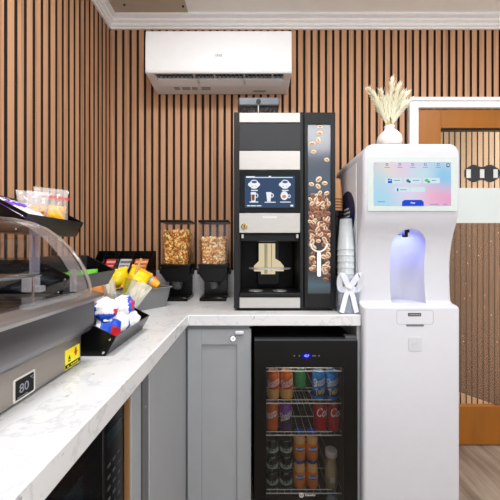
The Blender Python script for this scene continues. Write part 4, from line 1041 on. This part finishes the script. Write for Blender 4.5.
t = thing('juice_pouch', 'orange pouch with blue cap and grey band lying in the grey bin', 'drink', (0, 0, 0))
pr = [(0, 0), (.018, .0), (.024, .012), (.026, .035), (.025, .055), (.021, .068)]
MB().lathe(pr + [(0, .070)], 20, [0, 0, 0, 2, 0, 0], None, 1, .9).build('pouch', [pm('pouch_orange', (246, 168, 48), .35, var=.1), bl, pm('band_grey', (170, 176, 190), .4)], t)
MB().lathe([(0, .066), (.022, .066), (.023, .08), (.018, .092), (0, .094)], 18).build('cap', pm('cap_blue', (40, 108, 206), .35), t)
t.location = (-.405, 1.282, 1.008); t.rotation_euler = (.2, -1.0, -.2)
packet('small red and blue packet behind the orange pouch in the grey bin', (-.462, 1.315, .98), (-.2, .2, .3), .055, .075, .025, 156, [bl, rd, wh], lambda u, v, f: 1 if v > .66 else (0 if v > .3 else 2))
# tub of wrapped cutlery in front of the bin
UTX, UTY = -.478, 1.062
ct = thing('cutlery_tub', 'clear tub of wrapped cutlery between the snack rack and the grey bin', 'tub', (UTX, UTY, ZC))
MB().lathe([(0, 0), (.034, 0), (.042, .10), (.039, .10), (.031, .004), (0, .004)], 28, 0, Matrix.Translation((UTX, UTY, ZC))).build('tub', glass('tub_clear', (.9, .9, .9), 1.4, .05, haze=.15), ct)
fork_w = pm('utensil_cream', (250, 242, 222), .5)
def cutlery(label, tx, ty, lean, head, film, seed):
    t = thing('wrapped_cutlery', label, 'cutlery', (0, 0, 0), 'wrapped cutlery in the clear tub')
    m = MB().prism(rrect(-.004, .004, .01, .085, .003, 3), 'y', -.001, .001, 0); m.prism([(-.004, .08), (.004, .08), (.010, .095), (.011, .112), (.006, .122), (-.006, .122), (-.011, .112), (-.010, .095)], 'y', -.001, .001, 0)
    m.build('utensil', head, t)
    pouch(.044, .142, .014, seed, wr=.006, crimp=.06).build('sleeve', film, t)
    t.location = (UTX + tx, UTY + ty, ZC + .008); t.rotation_euler = lean
olive = pm('sleeve_olive', (156, 150, 46), .4, var=.12); orangep = pm('sleeve_orange', (240, 150, 62), .4, var=.12)
film_c = glass('sleeve_clear', (.96, .96, .95), 1.4, .12, haze=.36, haze_rgb=(255, 252, 240))
cutlery('cream cutlery in a clear sleeve leaning left in the tub', -.012, -.010, (.05, -.16, .3), fork_w, film_c, 161)
cutlery('cream cutlery in a clear sleeve leaning right in the tub', .010, -.012, (.08, .42, .4), fork_w, film_c, 162)
cutlery('cutlery in a clear sleeve with an orange handle at the tub back', -.016, .010, (-.1, -.30, .2), orangep, film_c, 163)
cutlery('cutlery in an olive green sleeve upright in the tub', .004, .004, (.0, .26, .4), fork_w, olive, 164)
cutlery('cream cutlery in a clear sleeve leaning far right in the tub', .016, -.002, (.05, .62, .5), fork_w, film_c, 165)
packet('orange packet left of the cutlery tub behind the food case', (-.540, 1.030, ZC + .004), (-.06, -.12, .5), .078, .136, .030, 166, [orangep, pm('orange_pale', (248, 200, 150), .4)], lambda u, v, f: 1 if .4 < v < .6 else 0)

# ------------------------------------------------------------------ tea stand
ts = thing('tea_stand', 'black stand with three slots of sachets in the corner under the slats', 'sachet stand', (-.65, 1.56, ZC))
m = MB(); TX0, TX1, TY = -.828, -.528, 1.49
m.box(TX0, TX1, TY + .004, TY + .14, ZC, ZC + .006); m.box(TX0, TX1, TY, TY + .005, ZC, 1.052); m.box(TX0, TX1, TY + .136, TY + .14, ZC, 1.165)
m.box(TX0, TX1, TY + .005, TY + .136, 1.02, 1.026)
for x in (TX0, -.785, -.711, -.630, -.540, TX1 - .004): m.prism([(TY, ZC), (TY + .14, ZC), (TY + .14, 1.165), (TY + .10, 1.165), (TY, 1.06)], 'x', x, x + .004)
m.build('frame', acr_black, ts)
def sachet(label, x0, x1, cols, seed):
    t = thing('sachet_box', label, 'sachet box', (0, 0, 0), 'sachets in the tea stand')
    w = x1 - x0; m = MB().box(-w / 2, w / 2, -.012, .012, 0, .108, 0); bx_ = m.build('carton', cols[0], t, bevel=.002)
    m = MB(); m.rect_xz(-w / 2 + .006, w / 2 - .006, .080, .094, -.0128, .001); m.rect_xz(-w / 2 + .006, w / 2 - .018, .058, .066, -.0128, .001); m.rect_xz(-w / 2 + .006, w / 2 - .012, .034, .040, -.0128, .001)
    m.build('print', cols[1], bx_)
    t.location = ((x0 + x1) / 2, TY + .035, 1.0275); t.rotation_euler = (math.radians(-36), 0, 0)
sachet('red sachet carton, leftmost in the black tea stand', -.779, -.713, (pm('carton_red', (204, 44, 44), .4), pm('print_pink', (244, 176, 170), .5)), 1)
sachet('white and grey sachet carton, middle of the black tea stand', -.705, -.632, (pm('carton_grey', (206, 204, 206), .4), pm('print_grey', (120, 112, 116), .5)), 2)
sachet('orange sachet carton, rightmost in the black tea stand', -.624, -.542, (pm('carton_orange', (206, 104, 44), .4), pm('print_sand', (236, 190, 140), .5)), 3)
# ------------------------------------------------------------------ drinks fridge
fr = thing('drinks_fridge', 'black glass-door drinks fridge under the worktop between grey cabinet and white dispenser', 'fridge', (.216, 1.35, 0))
FX0, FX1, FYD = .0165, .4165, 1.122       # door face
m = MB()
m.box(FX0, FX1, 1.155, 1.62, .03, .045); m.box(FX0, FX1, 1.155, 1.62, .775, .818)
m.box(FX0, FX0 + .030, 1.155, 1.62, .045, .775); m.box(FX1 - .030, FX1, 1.155, 1.62, .045, .775); m.box(FX0 + .03, FX1 - .03, 1.585, 1.62, .045, .775)
m.build('cabinet', dark, fr, bevel=.002)
lin_m = pm('liner_grey', (74, 72, 70), .5, var=.05)
m = MB(); x0, x1, y1 = FX0 + .0305, FX1 - .0305, 1.5845
m.box(x0, x0 + .002, 1.16, y1, .046, .774); m.box(x1 - .002, x1, 1.16, y1, .046, .774); m.box(x0, x1, y1 - .002, y1, .046, .774); m.box(x0, x1, 1.16, y1, .046, .048); m.box(x0, x1, 1.16, y1, .772, .774)
m.build('liner', lin_m, fr)
WX0, WX1, WZ0, WZ1 = .0625, .3640, .165, .716
m = MB()
ZD = .8185
m.box(FX0, WX0, FYD, 1.152, .06, ZD); m.box(WX1, FX1, FYD, 1.152, .06, ZD); m.box(WX0, WX1, FYD, 1.152, WZ1, ZD); m.box(WX0, WX1, FYD, 1.152, .06, WZ0)
door = m.build('door', pm('fridge_black', (15, 14, 13), .3, var=.3, scale=5, spec=.15), fr)
MB().box(WX0, WX1, FYD + .002, FYD + .006, WZ0, WZ1).build('glass_pane', glass('tinted_pane', (.70, .695, .69), 1.2, .02, haze=.05, haze_rgb=(92, 88, 84)), door)
MB().box(FX0 + .001, FX1 - .001, FYD + .001, 1.152, ZD, ZD + .005).build('door_edge', pm('edge_grey', (74, 76, 80), .3, .5), door)
# LED read-out and keys
kz_ = H - (355.8 - 250) * FYD / 290
def fx(px): return (px - 250) * FYD / 290
def fz(py): return H - (py - 250) * FYD / 290
m = MB().prism(ellipse(fx(306.6), kz_, .0175, .012, 26), 'y', FYD - .0008, FYD + .0005); disp = m.build('display', emis('display_blue', (20, 26, 190), .8), door)
m = MB(); text_flat(m, '42F', .0135, FACE_Y(fx(306.6), FYD - .0013, kz_)); m.build('digits', emis('digit_white', (206, 214, 255), 1.0), disp)
m = MB()
for px in (294.3, 299.5, 313, 315, 319): m.prism(ellipse(fx(px), kz_, .0028, .0028, 10), 'y', FYD - .0006, FYD + .0005)
m.build('touch_keys', pm('key_grey', (110, 110, 108), .5), door)
m = MB(); T = Matrix.Translation((fx(301.4), FYD - .0004, fz(495)))
m.tube([(fx(301.4) + .0075 * math.cos(a), FYD - .0006, fz(495) + .0075 * math.sin(a)) for a in [2 * PI * k / 20 for k in range(21)]], .0018, 6)
m.prism(ellipse(fx(301.4), fz(495), .003, .003, 12), 'y', FYD - .001, FYD)
text_flat(m, 'NewAir', .0125, FACE_Y(fx(310.2), FYD - .0007, fz(495)), bold=.0003); m.build('logo', pm('logo_silver', (186, 184, 180), .4), door)
MB().box(FX1 - .045, FX1 - .004, 1.13, 1.16, ZD + .006, ZD + .016).build('hinge', pm('hinge_grey', (86, 86, 88), .4, .4), fr)
for x in (FX0 + .04, FX1 - .04):
    for y in (1.20, 1.58): MB().lathe([(0, 0), (.016, 0), (.016, .02), (.009, .031), (0, .031)], 14, 0, Matrix.Translation((x, y, 0))).build('foot', dark, fr)
wire = pm('wire_white', (236, 236, 234), .3, .1)
YS = 1.185
def sy(py): return H - (py - 250) * YS / 290
SHZ = [sy(371.2), sy(403.3), sy(435.3), sy(493.3)]
for z in SHZ:
    m = MB()
    m.tube([(x0 + .003, YS, z), (x1 - .003, YS, z)], .0022, 6); m.tube([(x0 + .003, 1.56, z), (x1 - .003, 1.56, z)], .0022, 6); m.tube([(x0 + .02, YS + .14, z - .003), (x1 - .02, YS + .14, z - .003)], .0022, 6)
    m.tube([(x0 + .02, YS + .004, z + .012), (x1 - .05, YS + .004, z + .012)], .0016, 6)
    n = 12
    for k in range(n): m.tube([(x0 + .006 + (x1 - x0 - .012) * k / (n - 1), YS, z - .0005), (x0 + .006 + (x1 - x0 - .012) * k / (n - 1), 1.56, z - .0005)], .0008, 4)
    m.build('shelf', wire, fr)
m = MB().box(x0 + .05, x1 - .05, 1.18, 1.20, .762, .771); m.build('interior_lamp', emis('fridge_led', (255, 250, 240), 26.), fr)
# ---- cans and bottles
alu = steel('can_aluminium', (206, 206, 208), .25, (5, 5, 60))
def can(cx_, yc, zb, r, h, mats, bands, label, group, txt=None, tsize=.02, tz=.55, tm=None, turn=0., shear=.3, tilt=.0, bold=.0006, cat='can', name='drink_can', lines=None, xs=.56):
    t = thing(name, label, cat, (cx_, yc, zb), group)
    zs = [(r * .80, 0), (r * .86, .002), (r, .009)]
    pr = list(zs); mi = [len(mats), len(mats)] if False else [0, 0]
    ks = 12
    for k in range(1, ks + 1):
        pr.append((r, .009 + (h - .024) * k / ks)); mi.append(bands(k / ks))
    pr += [(r * .86, h - .004)]; mi.append(bands(1.))
    b = MB().lathe([(0, .002)] + pr + [(0, h - .004)], 26, [0] + mi + [0]).build('can_body', mats, t, world=False)
    MB().lathe([(0, h - .006), (r * .80, h - .006), (r * .84, h), (r * .88, h), (r * .88, h - .004), (0, h - .0065)], 24).build('can_lid', alu, t, world=False)
    if txt:
        m = MB()
        for s_, zz_, sz_, mi_ in (txt if isinstance(txt, list) else [(txt, tz, tsize, 0)]):
            v, f = text_mesh(s_, sz_, shear=shear, bold=bold); ca, sa = math.cos(tilt), math.sin(tilt)
            vs = []
            for x, y, z in v:
                x *= xs; x, y = x * ca - y * sa, x * sa + y * ca; a = x / r + turn; rr = r + .0005 + z * .5
                vs.append((rr * math.sin(a), -rr * math.cos(a), h * zz_ + y))
            m.add(vs, f, mi_)
        m.build('lettering', tm, b, world=False)
    return t
org = [pm('can_orange', (236, 116, 40), .3, .15, var=.08), pm('can_peach', (244, 190, 110), .3, .1, var=.08), pm('can_red_orange', (206, 70, 30), .3, .1)]
blu = [pm('can_blue', (28, 138, 226), .3, .15, var=.08), pm('can_navy', (24, 62, 150), .3, .1), pm('can_yellow', (226, 206, 40), .3)]
prp = [pm('can_dark', (70, 62, 74), .3, .15), pm('can_purple', (150, 84, 190), .3, .15, var=.08), pm('can_plum', (92, 50, 108), .3)]
red = [pm('can_red', (196, 26, 34), .28, .1, var=.04)]
tw = [white_ink, pm('ink_lemon', (240, 222, 60), .5)]
YC_ = 1.225
def X(px, y=YC_ - .02): return (px - 250) * y / 290
RC, HC = .0262, .1165
z1_ = SHZ[1] + .0018; z2_ = SHZ[2] + .0018; z3_ = SHZ[3] + .0018
ob = lambda k: 0 if k > .5 else (1 if k < .42 else 2)
can(X(273.6), YC_, z1_, RC, HC, org, ob, 'orange soda can at the left end of the upper fridge row', 'orange soda cans', 'Shasta', .046, .62, tw, turn=-.15, tilt=.35)
can(X(287), YC_, z1_, RC, HC, org, ob, 'orange soda can second from the left in the upper fridge row', 'orange soda cans', 'Shasta', .046, .62, tw, tilt=.35)
bb = lambda k: 0 if k > .40 else (1 if k > .12 else 0)
can(X(319.8), YC_, z1_, RC, HC, blu, bb, 'blue soda can beside the green bottle in the upper fridge row', 'blue soda cans', [('Shasta', .66, .046, 0), ('Twist', .33, .036, 1)], tm=tw, tilt=.3)
can(X(333.2), YC_, z1_, RC, HC, blu, bb, 'blue soda can at the right end of the upper fridge row', 'blue soda cans', [('Shasta', .66, .046, 0), ('Twist', .33, .036, 1)], tm=tw, tilt=.3)
can(X(272.6), YC_, z2_, RC, HC, org, lambda k: 0, 'orange soda can in the second fridge row beside the purple can', None, 'Shasta', .046, .62, tw, turn=-.5, tilt=.35)
can(X(286), YC_, z2_, RC, HC, prp, lambda k: 1 if k > .66 else (2 if k < .3 else 0), 'purple grape soda can in the second fridge row', None, 'Shasta', .046, .58, tw, tilt=.4)
can(X(321.2), YC_, z2_, RC + .001, HC, red, lambda k: 0, 'red cola can left of the pair in the second fridge row', 'red cola cans', 'Coca-Cola', .050, .70, tw, turn=1.72, shear=.35, xs=.65)
can(X(335), YC_, z2_, RC + .001, HC, red, lambda k: 0, 'red cola can at the right end of the second fridge row', 'red cola cans', 'Coca-Cola', .050, .70, tw, turn=1.72, shear=.35, xs=.65)
# green bottle behind
t = thing('drink_bottle', 'slim green bottle at the back of the upper fridge row', 'bottle', (X(301.5, 1.3), 1.33, z1_))
MB().lathe([(0, 0), (.024, 0), (.026, .006), (.026, .05), (.018, .075), (.0135, .095), (.0135, .105), (0, .105)], 22).build('bottle_body', pm('bottle_green', (64, 156, 92), .25, var=.08), t, world=False)
MB().lathe([(0, .105), (.0145, .105), (.0145, .118), (0, .118)], 18).build('cap', pm('cap_green', (110, 190, 130), .4), t, world=False)
# green canned drinks, three high
grn = [pm('can_forest', (26, 62, 48), .35, .2, var=.08), pm('can_mint', (196, 212, 202), .35, .2), pm('can_dkgreen', (18, 42, 34), .35, .2)]
gbd = lambda k: 2 if k > .85 else (1 if .28 < k < .68 else 0)
rowz = ['bottom', 'middle', 'top']
hG = .0665
for ci, px in enumerate((272.5, 286.5)):
    for k in range(3):
        can(X(px), YC_, z3_ + k * (hG + .0003), RC + .0005, hG, grn, gbd, 'short green can at the %s of the %s stack on the fridge bottom shelf' % (rowz[k], ('left', 'right')[ci]), 'short green cans', 'DRY', .018, .47, [pm('ink_forest', (20, 60, 44), .5)] * 2, shear=0, bold=.0006, xs=.9)
# orange juice bottles two high
def juice(px, zb, label):
    t = thing('juice_bottle', label, 'juice bottle', (X(px), YC_, zb), 'orange juice bottles')
    h = .1165
    MB().lathe([(0, 0), (.022, 0), (.025, .004), (.0255, .03), (.0255, .062), (.0225, .068), (.0245, .078), (.0225, .092), (.0150, .101), (.0150, .104), (0, .104)], 24, [0, 0, 0, 0, 0, 1, 1, 1, 1, 1, 1]).build('bottle_body', [pm('juice_orange', (238, 140, 52), .25, var=.08), pm('juice_light', (240, 186, 112), .25, var=.08)], t, world=False)
    MB().lathe([(0, .101), (.0195, .101), (.0200, .104), (.0200, .1145), (.018, h), (0, h)], 20).build('cap', pm('cap_royal', (26, 84, 178), .4), t, world=False)
    m = MB(); lb = []
    for i in range(9):
        a0 = -.75 + 1.5 * i / 8; hgt = .0095 * math.sqrt(max(0.05, 1 - (a0 / .8) ** 2)); lb.append((a0, hgt))
    vs = []; fs = []
    for a0, hgt in lb: vs += [(.0262 * math.sin(a0), -.0262 * math.cos(a0), .050 - hgt), (.0262 * math.sin(a0), -.0262 * math.cos(a0), .050 + hgt)]
    for i in range(8): fs.append((2 * i, 2 * i + 2, 2 * i + 3, 2 * i + 1))
    m.add(vs, fs, 0); text_cyl(m, 'SUNNY', .0115, .0262, .050, 0, 1, bold=.0004); m.build('label_print', [pm('label_blue', (36, 84, 190), .4), white_ink], t, world=False)
for ci, px in enumerate((300.2, 313)):
    for k in range(2): juice(px, z3_ + k * .1168, '%s orange juice bottle with blue cap in the %s stack on the fridge bottom shelf' % (('lower', 'upper')[k], ('left', 'right')[ci]))
t = thing('milk_bottle', 'beige drink bottle with white lid at the right of the fridge bottom shelf', 'bottle', (X(332.5), YC_, z3_))
MB().lathe([(0, 0), (.024, 0), (.027, .005), (.027, .07), (.024, .09), (.0205, .110), (.0205, .128), (0, .128)], 24).build('bottle_body', pm('beige_drink', (186, 168, 126), .3, var=.08), t, world=False)
MB().lathe([(0, .126), (.0245, .126), (.0255, .129), (.0255, .146), (.0235, .150), (0, .150)], 22).build('lid', pm('lid_white', (226, 222, 210), .4), t, world=False)
MB().box(-.012, .006, -.0285, -.026, .03, .052).build('label', pm('label_ivory', (212, 206, 190), .5), t, world=False)
t = thing('water_bottle', 'blue-capped bottle standing below the lowest fridge shelf', 'bottle', (X(333.5), YC_, .0482))
MB().lathe([(0, 0), (.024, 0), (.026, .004), (.026, .07), (.014, .095), (.014, .1), (0, .1)], 22).build('bottle_body', pm('pale_bottle', (180, 196, 206), .25), t, world=False)
MB().lathe([(0, .099), (.0165, .099), (.0165, .117), (0, .117)], 18).build('cap', pm('cap_sky', (70, 130, 176), .4), t, world=False)

# ------------------------------------------------------------------ light and camera
def area(name, loc, size, power, rot=(0, 0, 0), col=(1, 1, 1), sy_=None):
    l = bpy.data.lights.new(name, 'AREA'); l.energy = power; l.size = size; l.color = col
    if sy_: l.shape = 'RECTANGLE'; l.size_y = sy_
    o = bpy.data.objects.new(name, l); COL.objects.link(o); o.location = loc; o.rotation_euler = rot; return o
area('ceiling_lamp', (-.10, .55, 2.525), .30, 18, col=(1, 1, .99))
area('ceiling_lamp', (1.35, .55, 2.525), .5, 16, col=(1, 1, .99))
area('ceiling_lamp', (.6, -1.1, 2.525), 1.0, 40, col=(1, 1, .99))
area('wall_behind_fill', (2.36, 1.975, 1.25), .34, 26.0, rot=(0, PI / 2, 0), col=(1, .97, .93), sy_=.34)  # added unseen area light, evens out the slat wall behind the door
bpy.data.objects['wall_behind_fill'].data.size = 2.2
area('alcove_lamp', (.6335, 1.215, 1.238), .03, .22, col=(.26, .30, 1))
w = bpy.data.worlds.new('World'); SC.world = w; w.use_nodes = True
wn = w.node_tree; bg = wn.nodes['Background']
# the rest of the room beyond the open side: ambient light, with brightness added from below to lift the ceiling
tcw = wn.nodes.new('ShaderNodeTexCoord'); spw = wn.nodes.new('ShaderNodeSeparateXYZ'); wn.links.new(tcw.outputs['Generated'], spw.inputs[0])
rw = wn.nodes.new('ShaderNodeValToRGB'); rw.color_ramp.elements[0].position = .42; rw.color_ramp.elements[1].position = .54
mw_ = wn.nodes.new('ShaderNodeMapRange'); mw_.inputs['From Min'].default_value = -1; wn.links.new(spw.outputs[2], mw_.inputs['Value']); wn.links.new(mw_.outputs[0], rw.inputs[0])
rw.color_ramp.elements[0].color = (.93, .96, 1, 1); rw.color_ramp.elements[1].color = (.47, .50, .53, 1)
wn.links.new(rw.outputs[0], bg.inputs[0]); bg.inputs[1].default_value = 1.75
cam = bpy.data.cameras.new('camera'); cam.sensor_width = 36; cam.lens = 36 * 290 / 500; cam.clip_start = .01
co = bpy.data.objects.new('camera', cam); COL.objects.link(co); co.location = (0, 0, H); co.rotation_euler = (PI / 2, 0, 0)
SC.camera = co
vs_ = SC.view_settings; SC.display_settings.display_device = 'sRGB'
vs_.view_transform = 'Standard'; vs_.look = 'None'; vs_.gamma = 1; vs_.use_curve_mapping = False; vs_.exposure = 0.
